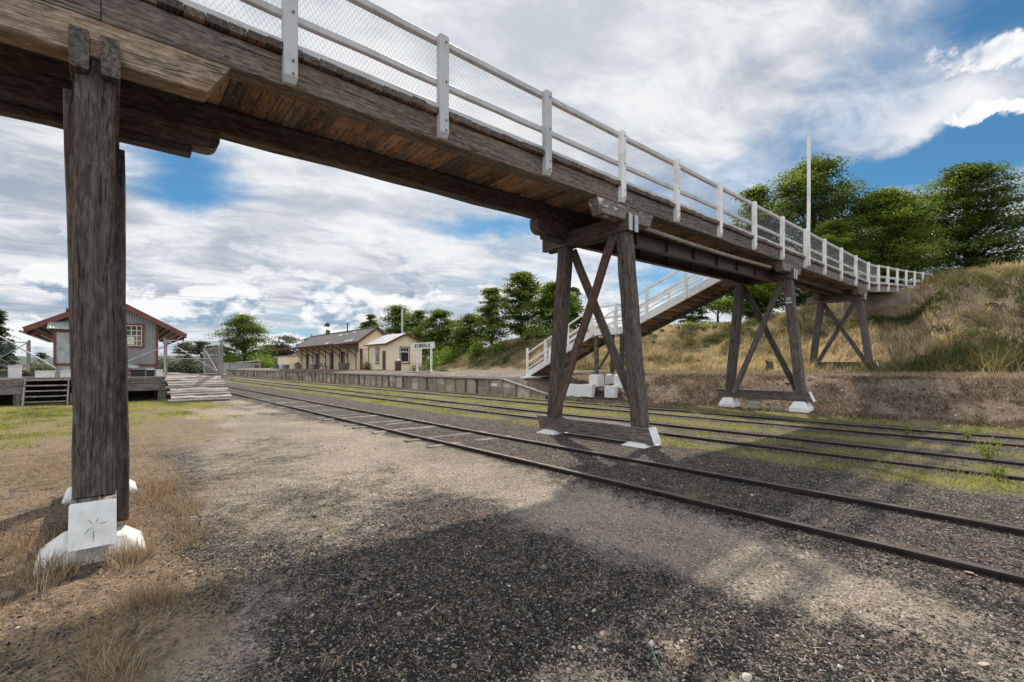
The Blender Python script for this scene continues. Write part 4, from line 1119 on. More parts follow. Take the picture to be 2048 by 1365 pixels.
def dock():
    t = thing('loading_dock', (-2.5, 31, 0), 'raised timber loading dock round the goods shed, open underneath', 'dock')
    Yf, Yb = 29.2, 47.0
    MB().box(-9, 3.9, Yf+.02, Yb, DZ-.09, DZ, ch=0).build('deck', M['timber'], t)
    for (a, b) in ((-9, -2.95), (-1.45, 2.0)):
        for (za, zb_) in ((DZ-.36, DZ-.005), (DZ-.70, DZ-.365)):
            mb = MB(); mb.beam((a, Yf-.14, (za+zb_)/2), (b, Yf-.14, (za+zb_)/2), .28, zb_-za, side=(0, 1, 0), ch=.02, seg=8, jit=.008); mb.build('edge_beam', M['timber'], t)
    for x in (-8, -6.2, -4.55, -3.1, -1.35, .3, 1.85):
        for y in (29.1, 33): MB().beam((x, y, -.1), (x, y, DZ-.705), .34, .32, side=(1, 0, 0), ch=.02, seg=3, jit=.008).build('pile', M['timber_dark'] if y > 30 else M['timber'], t)
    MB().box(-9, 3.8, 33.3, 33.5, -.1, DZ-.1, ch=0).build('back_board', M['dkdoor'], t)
dock()
rp = thing('timber_ramp', (3.2, 27.8, 0), 'sloping ramp of weathered grey planks up to the loading dock gate', 'ramp')
for k in range(10):
    f0 = k/10; y = 26.45 + (29.05-26.45)*(f0+.5/10); z = .03 + 1.16*(f0+.5/10); e = random.uniform(-.12, .12)
    mb = MB(); mb.beam((2.02+e, y, z), (4.5-.12*f0+e*.7, y, z+random.gauss(0, .01)), .222, .10, side=Vector((0, .92, .40+random.gauss(0, .05))), ch=.02, seg=7, jit=.012); mb.build('plank', M['plank'], rp)
for x in (2.25, 3.2, 4.2): MB().beam((x, 26.6, -.06), (x, 29.1, 1.06), .12, .16, side=(1, 0, 0)).build('bearer', M['timber_dark'], rp)
ws = thing('wooden_steps', (-2.2, 28.7, 0), 'small open wooden steps up to the loading dock', 'steps')
for x in (-2.9, -1.55): MB().beam((x, 28.1, .0), (x, 29.0, 1.15), .06, .16, side=(1, 0, 0)).build('stringer', M['plank'], ws)
for k in range(5): z = .16+.23*k; y = 28.18+.18*k; MB().box(-2.86, -1.59, y-.12, y+.12, z, z+.05).build('tread', M['plank'], ws)
# chain-link gates and fence
def chain_panel(corner, u, L, Ht, lab, name='gate', grp='wire gates round the loading dock', posts=True, diag=(0,), mid=False, cell=.13, cat='gate'):
    c = Vector(corner); u = Vector(u).normalized(); t = thing(name, corner, lab, cat, grp)
    P = lambda s, z: c + u*s + Vector((0, 0, z))
    mb = MB()
    mb.tube([P(0, .1), P(0, Ht)], .025, 8); mb.tube([P(L, .1), P(L, Ht)], .025, 8); mb.tube([P(0, Ht), P(L, Ht)], .022, 8); mb.tube([P(0, .1), P(L, .1)], .022, 8)
    if mid: mb.tube([P(0, Ht*.5), P(L, Ht*.5)], .018, 8)
    for d in diag: mb.tube([P(0, .12), P(L, Ht-.02)] if d else [P(0, Ht-.02), P(L, .12)], .022, 8)
    mb.build('frame', M['galv'], t)
    if posts:
        for s in (-.07, L+.07): MB().beam(P(s, -.15), P(s, Ht+.12), .11, .11, side=u, ch=.02).build('gate_post', M['plank'], t)
    V = []; Fq = []
    def strand2(s0, z0, s1, z1):
        p = P(s0, z0); q = P(s1, z1); k = len(V); w = Vector((0, 0, .003)); n = u.cross(Vector((0, 0, 1)))*.003
        for r_ in (p, q): V.extend([r_+w, r_-w*.5+n, r_-w*.5-n])
        for i in range(3): Fq.append((k+i, k+(i+1) % 3, k+3+(i+1) % 3, k+3+i))
    hh = Ht-.12; s = -hh
    while s < L:
        a0, a1 = max(s, 0), min(s+hh, L)
        if a1 > a0:
            strand2(a0, .12+(a0-s), a1, .12+(a1-s)); strand2(a0, .12+hh-(a0-s), a1, .12+hh-(a1-s))
        s += cell
    np_mesh('chain_mesh', np.array([tuple(v) for v in V])-np.array(corner), np.array(Fq), M['wire'], parent=t)
    return t
chain_panel((2.06, 29.45, DZ), (1, .03, 0), 2.38, 1.86, 'closed wire gate at the top of the plank ramp', diag=(0,), mid=True, cell=.3)
chain_panel((4.35, 29.6, DZ), (-.05, 1, 0), 3.6, 1.55, 'wire fence panel running back from the ramp gate', name='fence_panel', diag=(1,), cell=.09, cat='fence')
chain_panel((-5.2, 33.6, DZ), (1, .25, 0), 1.9, 1.75, 'wire gate standing between dark posts left of the shed porch', diag=(0, 1), cell=.14)
chain_panel((-3.9, 29.6, DZ), (-1, .55, 0), 2.6, 1.9, 'leaning wire fence panel at the far left of the dock', name='fence_panel', diag=(1,), cell=.11, cat='fence')
o = MB().tube([(-3.75, 29.5, 3.05), (-2.0, 29.3, DZ+.45), (-1.95, 29.3, DZ+.02)], .028, 8).build('handrail', M['galv'], None); tag(o, 'sloping galvanised pipe rail in front of the shed porch', 'pipe rail')
o = MB().tube([(2.0, 29.6, 2.75), (.1, 29.55, 1.75), (-.2, 29.55, 1.25)], .028, 8).build('handrail', M['galv'], None); tag(o, 'sloping galvanised pipe rail below the twelve pane window', 'pipe rail')
# things standing on the dock
def crate(x, y, w, d, h, mat, lab, cat='box', name='crate', lid=None, rot=0):
    t = thing(name, (x, y, DZ), lab, cat)
    MB().box(x-w/2, x+w/2, y-d/2, y+d/2, DZ, DZ+h, ch=.02).build('body', M[mat], t)
    MB().box(x-w/2-.015, x+w/2+.015, y-d/2-.015, y+d/2+.015, DZ+h, DZ+h+.05, ch=.012).build('lid', M[lid or mat], t)
    t.rotation_euler = (0, 0, rot)
crate(-2.35, 29.7, .62, .4, .27, 'junk_wh', 'low white box left of the pipe rail foot')
crate(-1.55, 29.7, .62, .4, .27, 'junk_wh', 'low white box right of the pipe rail foot')
crate(-3.35, 30.2, .42, .4, .5, 'junk_wh', 'tall white tub with a lid on the dock', 'tub', 'tub', rot=.1)
crate(.92, 29.9, .55, .4, .30, 'junk_dk', 'black crate beside the red hull on the dock')
crate(1.42, 29.95, .3, .35, .34, 'junk_dk', 'narrow dark crate with a white lid', lid='junk_wh')
crate(1.78, 29.85, .28, .3, .38, 'junk_wh', 'white carton at the corner of the dock', 'box', 'carton', lid='junk_dk')
hl = thing('upturned_hull', (.15, 30.2, DZ), 'glossy red and white moulded hull lying on the dock', 'hull')
mb = MB(); mb.tube([(-.75, 30.2, DZ+.1), (-.5, 30.2, DZ+.14), (0, 30.2, DZ+.16), (.45, 30.2, DZ+.12), (.62, 30.2, DZ+.08)], [.04, .13, .16, .12, .03], 10); mb.build('body', M['junk_red'], hl, smooth=True)
mb = MB(); mb.box(-.7, .55, 30.02, 30.38, DZ, DZ+.06, ch=.02); mb.build('rim', M['junk_wh'], hl)
tp = thing('folded_tarpaulin', (.3, 30.9, DZ), 'crumpled grey tarpaulin heaped behind the red hull', 'tarpaulin')
mb = MB(); mb.tube([(-.4, 30.9, DZ+.25), (0, 30.9, DZ+.42), (.5, 30.9, DZ+.46), (.9, 30.9, DZ+.4), (1.1, 30.9, DZ+.2)], [.1, .2, .24, .2, .06], 8); mb.build('sheet', M['galv'], tp)
o = MB(); 
for k in range(5): o.beam((-4.6+.1*k, 30.8, DZ+.04+.05*k), (-2.6+.05*k, 30.6, DZ+.1+.01*k), .12, .04)
o.beam((-4.2, 30.6, DZ+.75), (-2.75, 30.5, DZ+.12), .08, .1)
o = o.build('timber_pile', M['timber_dark'], None); tag(o, 'untidy heap of dark boards on the dock behind the white tub', 'boards')

# small things by the tracks
bk = thing('brick_stack', (18.75, 6.75, .1), 'little stack of loose concrete blocks under the sill of the dark trestle', 'blocks')
for i, (y, z, w) in enumerate(((7.1, .08, .42), (7.08, .245, .40), (6.62, .08, .2), (6.3, .06, .35))):
    MB().box(18.6, 18.85, y-w/2, y+w/2, z, z+.15, ch=.01).build('block', M['conc_lt'], bk)
sx, sy = spot(1539, 26.5); sz = tz(sx, sy)
sp = MB(); sp.tube([(sx, sy, sz-.1), (sx, sy, sz+.35), (sx+.03, sy, sz+.55)], [.24, .2, .17], 9); sp.tube([(sx, sy, sz+.3), (sx-.3, sy+.1, sz+.62)], [.1, .05], 6)
o = sp.build('tree_stump', M['timber_dark'], None); tag(o, 'short charred tree stump at the foot of the grassy hill', 'tree stump')
# ================================================================== TREES
PROF = {
 'oval':  ([0, .12, .35, .6, .82, 1.0], [.45, .85, 1.0, .92, .62, .12]),
 'tall':  ([0, .15, .4, .65, .85, 1.0], [.55, .95, 1.0, .80, .50, .12]),
 'cone':  ([0, .1, .4, .7, 1.0], [.8, 1.0, .66, .34, .03]),
 'gum':   ([0, .3, .6, .85, 1.0], [.30, .70, 1.0, .85, .35]),
 'wide':  ([0, .15, .4, .7, .9, 1.0], [.70, 1.0, .98, .75, .42, .12]),
}
def tree(lab, px, d, top, wpx, kind, nleaf, leaf, mat, seed, nclu=60, clear=.15, grp=None, bark='bark', sig=.17, flat=.40, name='tree', sink=0.0, lean=0.0):
    x, y = spot(px, d); z0 = tz(x, y); zt = zat(top, d); Ht = zt-z0; R = wpx*d/FPX/2
    r = np.random.default_rng(seed)
    t = thing(name, (x, y, z0), lab, 'tree', grp)
    zc = Ht*clear; hc = Ht-zc
    pt, pr = PROF[kind]
    # main limbs end in leafy clumps; clumps crowd the outside of an uneven envelope
    leaf, nleaf = (leaf*.86, int(nleaf*1.7)) if wpx > 104 else (leaf*.9, int(nleaf*1.15)); nclu = int(nclu*(2.3 if wpx > 104 else 2.0)); sig = sig*(.74 if wpx > 104 else .80); clear = clear*(.35 if 56 > d > 46 or 56 < d < 100 else 1); nleaf = int(nleaf*1.75); leaf = leaf*1.08; u = r.uniform(0, 1, nclu)**.85; th = r.uniform(0, 6.283, nclu)
    lob = .52+.80*np.array([vnoise(np.array([2.2*math.cos(a)+5+seed]), np.array([2.2*math.sin(a)+3*b]), seed)[0] for a, b in zip(th, u)])
    rr = R*np.interp(u, pt, pr)*lob*np.sqrt(r.uniform(.06, 1, nclu))*.94
    C = np.stack([rr*np.cos(th), rr*np.sin(th), zc+u*hc*.97], 1)
    k = r.integers(0, nclu, nleaf); s = R*sig*r.uniform(.7, 1.5, nclu)
    dv = r.normal(0, 1, (nleaf, 3)); dv /= np.linalg.norm(dv, axis=1)[:, None]; off = dv*np.where(r.uniform(0, 1, nleaf) < .07, r.uniform(.9, 1.25, nleaf), r.uniform(0, 1, nleaf)**.55)[:, None]*1.7*s[k][:, None]; off[:, 2] *= flat
    ev = np.stack([np.cos(th), np.sin(th)], 1)[k]; rad_ = off[:, 0]*ev[:, 0]+off[:, 1]*ev[:, 1]; off[:, :2] += ev*(rad_*.8)[:, None]
    # outer boughs droop a little
    off[:, 2] -= .22*np.hypot(off[:, 0], off[:, 1])*(.6 if kind != 'cone' else 1.2)
    Pp = C[k]+off; Pp[:, 2] = np.maximum(Pp[:, 2], .06*Ht if clear > .05 else .02)
    tone = np.clip(.42+.26*r.normal(0, 1, nclu)[k]+.15*r.normal(0, 1, nleaf), 0, 1)
    V, F, T = leaves(Pp, leaf, r, tone, 1.0)
    np_mesh('crown', V, F, M[mat], T, t)
    mb = MB(); o = Vector((x, y, z0)); rt = max(.05, .028*Ht)
    if kind == 'gum': rt *= .7
    lx = lean*Ht
    n = 7; pts = [o+Vector((lx*(i/n)+.02*Ht*math.sin(i*1.3+seed)*(i/n), .02*Ht*math.cos(i*1.7+seed)*(i/n), -.25+(Ht*.86+.25)*i/n)) for i in range(n+1)]
    mb.tube(pts, [rt*(1.25 if i == 0 else 1)*(1-.88*i/n) for i in range(n+1)], 7)
    order = np.argsort(-rr)[:max(8, nclu//4)]
    for j in order:
        e = o+Vector(C[j]); f = min(.8, max(.12, (C[j][2]/Ht)*.75)); b = pts[0].lerp(pts[-1], f)
        m_ = b.lerp(e, .5)+Vector((0, 0, .05*Ht)); q = rt*.30*(1-f*.7)
        mb.tube([b, m_, e], [q, q*.6, q*.15], 5, cap=False)
    mb.build('trunk', M[bark], t, smooth=True)
    return t
HT = 'leafy trees on the hilltop behind the footbridge'
tree('big dark leafy tree rising straight behind the tall white pole', 1625, 42, 322, 235, 'oval', 19000, .125, 'leaf_dark', 21, 120, .10, HT)
tree('shorter leafy tree left of the tall white pole, its top behind the bridge railing', 1512, 45, 372, 135, 'oval', 9000, .13, 'leaf_dark', 22, 70, .10, HT)
tree('broad mid green tree between the pole tree and the rightmost tree', 1768, 40, 382, 205, 'wide', 17000, .12, 'leaf_mid', 23, 110, .06, HT)
tree('purple leaved tree peeping out above the broad green tree', 1790, 52, 376, 150, 'oval', 7000, .13, 'leaf_purple', 24, 50, .3, HT)
tree('large dark tree standing alone near the top of the grassy hill, rightmost of all', 1932, 40, 328, 205, 'oval', 19000, .12, 'leaf_dark', 25, 120, .06, HT)
tree('low bright green tree just behind the railing beside the white pole', 1665, 36.5, 440, 110, 'wide', 6500, .10, 'leaf_lime', 26, 50, .05, HT)
tree('bright green sapling seen under the bridge between the two dark trestles', 1500, 41, 556, 125, 'wide', 6500, .11, 'leaf_lime', 27, 45, .25, HT, sig=.2)
tree('small dark trunked tree on the slope beside the top of the stairs', 1436, 44, 556, 85, 'wide', 4500, .11, 'leaf_mid', 28, 36, .35, HT, sig=.2)
tree('thin young tree on the slope below the upper flight of the stairs', 1385, 45, 606, 60, 'oval', 2600, .11, 'leaf_mid', 29, 26, .25, HT)
SL = 'trees along the slope behind the station platform'
tree('tallest rounded tree left of the middle trestle', 1043, 56, 543, 100, 'tall', 9000, .15, 'leaf_mid', 31, 80, .12, SL)
tree('slender pointed tree left of the tallest rounded tree', 984, 58, 574, 74, 'tall', 6000, .14, 'leaf_mid', 32, 60, .10, SL, sig=.2)
tree('bright green tree partly behind the left leg of the middle trestle', 1108, 52, 563, 100, 'tall', 8000, .14, 'leaf_lime', 33, 70, .12, SL)
tree('dark conifer with drooping branches seen between the legs of the middle trestle', 1147, 57, 572, 66, 'cone', 7000, .12, 'leaf_con', 34, 90, .05, SL, name='conifer', sig=.16, flat=.2)
tree('dark bushy tree at the left foot of the slender pointed tree', 943, 62, 629, 84, 'oval', 5000, .16, 'leaf_dark', 35, 50, .06, SL)
tree('dark tree rising behind the BOMBALA name board', 880, 70, 617, 100, 'oval', 7000, .17, 'leaf_dark', 36, 60, .06, SL)
tree('full green tree between the hut roof and the name board', 838, 74, 620, 84, 'oval', 5500, .18, 'leaf_mid', 37, 50, .06, SL)
tree('wide green tree directly behind the power pole', 797, 80, 609, 96, 'wide', 8000, .18, 'leaf_mid', 38, 70, .1, SL)
tree('small green tree behind the near end of the station ridge', 741, 92, 626, 50, 'oval', 3600, .2, 'leaf_mid', 39, 36, .1, SL)
tree('little dark tree top above the middle of the station roof', 655, 125, 643, 30, 'cone', 2400, .24, 'leaf_dark', 40, 28, .1, SL)
tree('dark low tree between the name board and the slope bushes', 912, 68, 648, 92, 'oval', 4200, .17, 'leaf_dark', 41, 40, .04, SL)
tree('bushy pair of green crowns at the left end of the platform', 488, 122, 628, 96, 'oval', 10000, .24, 'leaf_mid', 42, 62, .10, 'trees beyond the end of the platform', sig=.2)
GM = 'grey green gum trees far beyond the station'
tree('spreading gum tree above the far end of the station awning', 572, 160, 672, 60, 'gum', 3600, .30, 'leaf_gum', 43, 26, .25, GM, 'bark_gum', sig=.24)
tree('gum tree just left of the station roof slope', 618, 165, 676, 42, 'gum', 2600, .32, 'leaf_gum', 44, 20, .25, GM, 'bark_gum', sig=.24)
tree('low gum tree between the bushy crowns and the awning', 538, 158, 690, 52, 'wide', 3200, .32, 'leaf_gum', 45, 30, .1, GM, 'bark_gum', sig=.24)
tree('tall gum tree seen through the wire gate, left of its middle', 376, 150, 684, 38, 'gum', 2600, .30, 'leaf_gum', 46, 20, .2, GM, 'bark_gum', sig=.24)
tree('tall gum tree seen through the wire gate, right of its middle', 405, 152, 682, 34, 'gum', 2400, .30, 'leaf_gum', 47, 20, .2, GM, 'bark_gum', sig=.24)
tree('gum tree between the wire gate and the bushy crowns', 443, 156, 690, 44, 'gum', 2600, .32, 'leaf_gum', 48, 22, .15, GM, 'bark_gum', sig=.24)
tree('flat topped lone gum tree seen through the gate left of the shed porch', 82, 150, 706, 16, 'gum', 700, .28, 'leaf_gum', 49, 9, .5, GM, 'bark_gum', sig=.3)
tree('dark conifer cut by the left edge of the picture', -6, 60, 616, 52, 'cone', 6500, .15, 'leaf_con', 50, 70, .08, 'conifers beyond the dock', name='conifer', sig=.2, flat=.3)
tree('small dark conifer right behind the leaning fence panel', 21, 64, 678, 28, 'cone', 2200, .14, 'leaf_con', 51, 34, .05, 'conifers beyond the dock', name='conifer', sig=.2, flat=.3)
def hedge(lab, px, d, top, wpx, mat, n, leaf, seed, grp):
    x, y = spot(px, d); z = tz(x, y); R = wpx*d/FPX/2
    return bush(x, y, z-.1, R, max(.4, zat(top, d)-z)*.8, lab, mat, n, leaf, seed, grp)
HG = 'rounded bushes beyond the dock gate'
hedge('olive bush behind the left gate post', 340, 78, 708, 46, 'leaf_gum', 3200, .17, 61, HG)
hedge('olive bush behind the middle of the wire gate', 376, 80, 712, 44, 'leaf_gum', 3000, .17, 62, HG)
hedge('olive bush behind the right gate post', 412, 82, 711, 46, 'leaf_gum', 3000, .17, 63, HG)
hedge('dull bush seen through the gate left of the shed porch', 84, 80, 724, 60, 'leaf_gum', 3000, .16, 64, HG)
hedge('bright green bush next to the tin shed, under the awning end', 533, 112, 704, 54, 'leaf_lime', 3200, .2, 65, 'bushes near the tin shed')
hedge('dark green bush between the tin fence and the bushy crowns', 455, 124, 712, 50, 'leaf_mid', 2600, .22, 66, 'bushes near the tin shed')
SB = 'bushes on the slope behind the platform'
hedge('bright bush under the dark low tree', 905, 60, 684, 62, 'leaf_lime', 3400, .13, 67, SB)
hedge('yellow green bush at the foot of the slender pointed tree', 955, 54, 682, 44, 'leaf_lime', 2600, .12, 68, SB)
hedge('single upright bright bush below the tallest rounded tree', 998, 52, 677, 26, 'leaf_lime', 1800, .10, 69, SB)
hedge('wide dark bush right of the name board', 880, 62, 690, 56, 'leaf_mid', 2600, .14, 70, SB)
hedge('dense green bush at the foot of the bright tree beside the middle trestle', 1085, 50, 640, 70, 'leaf_mid', 3000, .12, 71, SB)
hedge('dark bush on the shaded slope under the thin young tree', 1400, 41, 640, 95, 'leaf_dark', 3400, .11, 72, SB)
hedge('low bush on the slope seen between the legs of the middle trestle', 1180, 50, 650, 60, 'leaf_dark', 2200, .12, 73, SB)

# ================================================================== GRASSES
def inview(x, y, m=1.2):
    d = .6585*x+.7525*y; r = .7525*x-.6585*y
    return (d > 1.2) & (np.abs(r) < m*d+1.0)
def field(name, n, x0, x1, y0, y1, dens, h, w, lean, mat, seed, tonef=None, wind=None):
    r = np.random.default_rng(seed)
    x = r.uniform(x0, x1, n); y = r.uniform(y0, y1, n)
    keep = (r.uniform(0, 1, n) < dens(x, y)) & inview(x, y)
    x, y = x[keep], y[keep]; m = len(x); z = terr(x, y)
    hh = h(x, y)*r.uniform(.45, 1.15, m) if callable(h) else h*r.uniform(.4, 1.15, m)
    a = r.uniform(0, 6.283, m)
    V, F, T = blades(x, y, z, hh, a, lean*hh*r.uniform(.2, 1.3, m), w*r.uniform(.6, 1.3, m), r)
    if tonef is not None: T = np.repeat(np.clip(tonef(x, y)+r.normal(0, .16, m), 0, 1), 6)
    o = np_mesh(name, V, F, M[mat], T); tag(o, None, None, kind='stuff'); return o
hill_patch = lambda x, y: .58 + 2.4*(fbm(x*.28, y*.28, 77)-.5) + 1.0*(fbm(x*1.3, y*1.3, 177)-.5) - .42*bump1(x, 30.5, 2.6)*sm(5, 2, y)*sm(.35, .55, fbm(x*.5, y*.5, 78)) - .3*bump1(x, 30, 2)*bump1(y, 22, 6)
o = field('hillside_grass', 480000, 27.5, 50, -14, 60,
      lambda x, y: (.45+.55*sm(.36, .58, fbm(x*1.7, y*1.7, 181)))*(.55+.45*sm(.34, .55, fbm(x*.5, y*.5, 81)))*sm(27.6, 28.8, x - np.interp(y, [0, 20, 36, 60], [0, 0, 2, 5]))*(1-.85*np.exp(-((x-35.8)/1.3)**2-((y-2.2)/1.4)**2))*np.where((y > 4.6) & (y < 8.6) & (x > 36.5), 0, 1)*(1-sm(30, 60, y)*.5),
      lambda x, y: (.22+.34*fbm(x*.6, y*.6, 83))*(.55+1.0*sm(.35, .68, fbm(x*2.1, y*2.1, 183)))*(1+.7*bump1(x, 30, 2.2)*sm(6, 3, y)), .036, .7, 'grass_hill', 101, hill_patch)
tag(o, 'tall dry and green grass covering the hillside', None)
r = np.random.default_rng(66); Vs = []; Fs = []; Ts = []; n0 = 0
for k_ in range(330):
    x = r.uniform(28.6, 44); y = r.uniform(-12, 30)
    if not inview(np.array([x]), np.array([y]))[0] or (4 < y < 9 and x > 29) or r.uniform() > .25+1.2*sm(.45, .6, float(fbm(np.array([x*.3]), np.array([y*.3]), 79)[0])): continue
    q = r.uniform(.15, .42)*(1.6 if r.uniform() < .15 else 1); z = tz(x, y); n_ = int(160+500*q)
    P = r.normal(0, 1, (n_, 3)); P /= np.linalg.norm(P, axis=1)[:, None]; P *= (r.uniform(0, 1, (n_, 1))**.5)*q*np.array([1, 1, .75]); P[:, 2] = np.abs(P[:, 2])
    V, F, T = leaves(P+np.array([x, y, z-.03]), .045, r, np.clip(r.normal(.42, .2, n_)+r.normal(0, .12), 0, 1)); Vs.append(V); Fs.append(F+n0); Ts.append(T); n0 += len(V)
o = np_mesh('hillside_scrub', np.concatenate(Vs), np.concatenate(Fs), M['leaf_scrub'], np.concatenate(Ts)); tag(o, 'low green scrub dotted through the hillside grass', None, kind='stuff')
o = field('bank_straw', 70000, 17.5, 29, -12, 18, lambda x, y: .25+.6*sm(.5, .65, fbm(x*.6, y*.6, 85)), lambda x, y: .10+.30*fbm(x*1.3, y*1.3, 185)**2*sm(20, 22, x), .02, 1.2, 'grass_dry', 102)
tag(o, 'matted straw on the brown bank', None)
o = field('bank_brush', 90000, 17.6, 24, -12, 19.5, lambda x, y: sm(17.6, 18.6, x)*sm(.42, .60, fbm(x*.9, y*.9, 86)), lambda x, y: .08+.16*fbm(x*1.2, y*1.2, 84), .016, 1.4, 'grass_brown', 112)
tag(o, 'dead brown brush on the bank below the bridge', None)
gz = lambda x, y: zones(x, y)[..., 1]
o = field('track_grass', 330000, 5.6, 18.6, -7, 55, lambda x, y: sm(.36, .66, gz(x, y)+1.1*(fbm(x*2.2, y*2.2, 87)-.5))*(1-.6*sm(20, 50, y)), lambda x, y: .035+.07*fbm(x*1.7, y*1.7, 88)**2*2, .012, .9, 'grass_grn', 103, lambda x, y: .62+1.2*(fbm(x*.9, y*.9, 89)-.5))
tag(o, 'low yellow green grass growing along the tracks', None)
o = field('yard_grass', 130000, -7, 5, 9, 29.2, lambda x, y: sm(.30, .75, gz(x, y)+1.3*(fbm(x*1.3, y*1.3, 90)-.5))*.8, lambda x, y: .03+.15*fbm(x*1.1, y*1.1, 92)**1.5, .013, .8, 'grass_grn', 104, lambda x, y: .72+2.0*(fbm(x*.9, y*.9, 93)-.5))
tag(o, 'rough green grass in front of the loading dock', None)
# dry straw lying over the left of the yard
o = field('yard_straw', 150000, -5, 2.2, 2.0, 13, lambda x, y: (1-sm(-.2, 1.5, x+.9*(fbm(x*.8, y*.8, 95)-.5)*2))*sm(.36, .60, fbm(x*1.5, y*1.5, 94)), lambda x, y: .035+.05*fbm(x*2, y*2, 96), .0050, 1.8, 'grass_dry', 105)
tag(o, 'short dry straw scattered over the left of the yard', None)
o = field('yard_brush', 40000, -4, 1.6, 1.6, 8.5, lambda x, y: (1-sm(-.2, 1.3, x+.6*(fbm(x, y, 97)-.5)*2))*sm(.50, .66, fbm(x*1.1+4, y*1.1, 98)), lambda x, y: .05+.08*fbm(x*2, y*2, 96), .0045, 1.6, 'grass_brown', 106)
tag(o, 'dead brown grass matted over the left of the yard', None)
# golden tufts round the foot of the nearest trestle and here and there
def tufts(name, spots, mat, seed, lab):
    r = np.random.default_rng(seed); Vs = []; Fs = []; Ts = []; n0 = 0
    for (x, y, n, h, sp, ln) in spots:
        a = r.uniform(0, 6.283, n); dd = np.sqrt(r.uniform(0, 1, n))*sp
        bx = x+np.cos(a)*dd; by = y+np.sin(a)*dd; hh = h*r.uniform(.35, 1.15, n)
        a2 = a+r.normal(0, .7, n)
        V, F, T = blades(bx, by, terr(bx, by), hh, a2, hh*ln*r.uniform(.1, 1.3, n), np.full(n, .0042)*r.uniform(.6, 1.4, n), r)
        Vs.append(V); Fs.append(F+n0); Ts.append(T); n0 += len(V)
    o = np_mesh(name, np.concatenate(Vs), np.concatenate(Fs), M[mat], np.concatenate(Ts)); tag(o, lab, None, kind='stuff')
sp_ = []
r = np.random.default_rng(5)
for k in range(34):   # ring about the footing
    a = r.uniform(0, 6.283); q = r.uniform(.38, .75); sp_.append((-.13+q*math.cos(a), 5.55+q*math.sin(a), 70, r.uniform(.12, .26), .10, .7))
for k in range(17):   # to its right, between near and far leg
    sp_.append((r.uniform(.15, .75), r.uniform(5.6, 8.4), 80, r.uniform(.10, .27), .14, .9))
for k in range(16): sp_.append((r.uniform(-1.6, -.5), r.uniform(4.6, 7.0), 70, r.uniform(.10, .22), .15, .9))
for k in range(20): sp_.append((r.uniform(-1.3, .1), r.uniform(3.2, 4.7), 80, r.uniform(.07, .19), .13, 1.1))
for k in range(5): sp_.append((r.uniform(.05, .35), r.uniform(4.0, 4.6), 80, r.uniform(.12, .22), .10, 1.0))
tufts('dry_grass_tufts', sp_, 'grass_gold', 6, 'golden dry grass tufts round the foot of the nearest trestle')
sp_ = []
for (px, py, n, h) in ((1385, 1012, 60, .22), (1400, 1015, 50, .2), (1268, 985, 40, .14), (1240, 980, 30, .12), (1345, 998, 30, .10), (1130, 945, 30, .09), (930, 1180, 40, .05), (1180, 1195, 30, .06), (930, 1255, 40, .05), (660, 1340, 60, .06), (1365, 1325, 70, .06), (1330, 985, 30, .06), (600, 1240, 40, .06), (1205, 1170, 30, .05), (1525, 1208, 30, .05), (1570, 1200, 30, .06), (1650, 1225, 30, .05), (640, 1200, 40, .05), (1030, 1130, 30, .04), (760, 1215, 40, .05)):
    d = FPX*1.75/(py-HOR); x, y = spot(px, d); sp_.append((x, y, n, h, .05 if h < .1 else .07, .8))
for k_ in range(46):
    x = r.uniform(.6, 6.5); y = r.uniform(.3, 6.0)
    if 4.9 < x < 5.6: continue
    sp_.append((x, y, int(r.uniform(18, 45)), r.uniform(.02, .05), r.uniform(.03, .06), 1.2))
tufts('straw_tufts', sp_, 'grass_gold', 7, 'small straw tufts dotted along the near rail and the coal gravel')
sp_ = [(r.uniform(.3, 3.2), r.uniform(2.2, 6.5), 26, r.uniform(.02, .05), .05, .9) for k in range(50)]
tufts('green_sprigs', sp_, 'grass_grn', 8, 'tiny green sprigs growing through the gravel')
o = field('litter', 22000, -1.5, 8, -1, 9, lambda x, y: .25+.75*sm(.45, .62, fbm(x*1.4, y*1.4, 191)), .034, .012, 2.6, 'grass_dry', 113)
tag(o, 'bits of straw and dead leaf lying on the gravel', None)
# tall weeds between the far tracks at the right
def weed(px, py, h, lab, mat='leaf_lime', n=160, flowers=False, seed=1):
    d = FPX*1.72/(py-HOR); x, y = spot(px, d); z = tz(x, y)
    t = thing('weed', (x, y, z), lab, 'weed', 'weeds growing on the tracks')
    rr = np.random.default_rng(seed); mb = MB(); P = []
    for k in range(9):
        a = rr.uniform(0, 6.28); q = h*rr.uniform(.2, .55); e = (x+q*math.cos(a), y+q*math.sin(a), z+h*rr.uniform(.6, 1))
        mb.tube([(x, y, z-.02), (x+(e[0]-x)*.35, y+(e[1]-y)*.35, z+(e[2]-z)*.6), e], [.006, .004, .002], 4)
        for j in range(n//9): f = rr.uniform(.15, 1); P.append((x+(e[0]-x)*f, y+(e[1]-y)*f, z+(e[2]-z)*f))
    mb.build('stem', M['grass_grn'], t)
    P = np.array(P)+rr.normal(0, .025, (len(P), 3)); V, F, T = leaves(P, .022, rr, rr.uniform(.2, 1, len(P)))
    np_mesh('foliage', V-np.array((x, y, z)), F, M[mat], T, t)
    if flowers:
        P = np.array([(x+rr.normal(0, h*.4), y+rr.normal(0, h*.4), z+h*rr.uniform(.55, 1.05)) for _ in range(70)]); V, F, T = leaves(P, .013, rr, rr.uniform(.5, 1, len(P)))
        np_mesh('flower', V-np.array((x, y, z)), F, M['flower'], T, t)
M['flower'] = mat_leaf('yellow_flower', (.5, .40, .03), (.6, .5, .05), (.7, .6, .10), .3)
weed(1815, 872, .22, 'pale upright weed beside the platform track', seed=2)
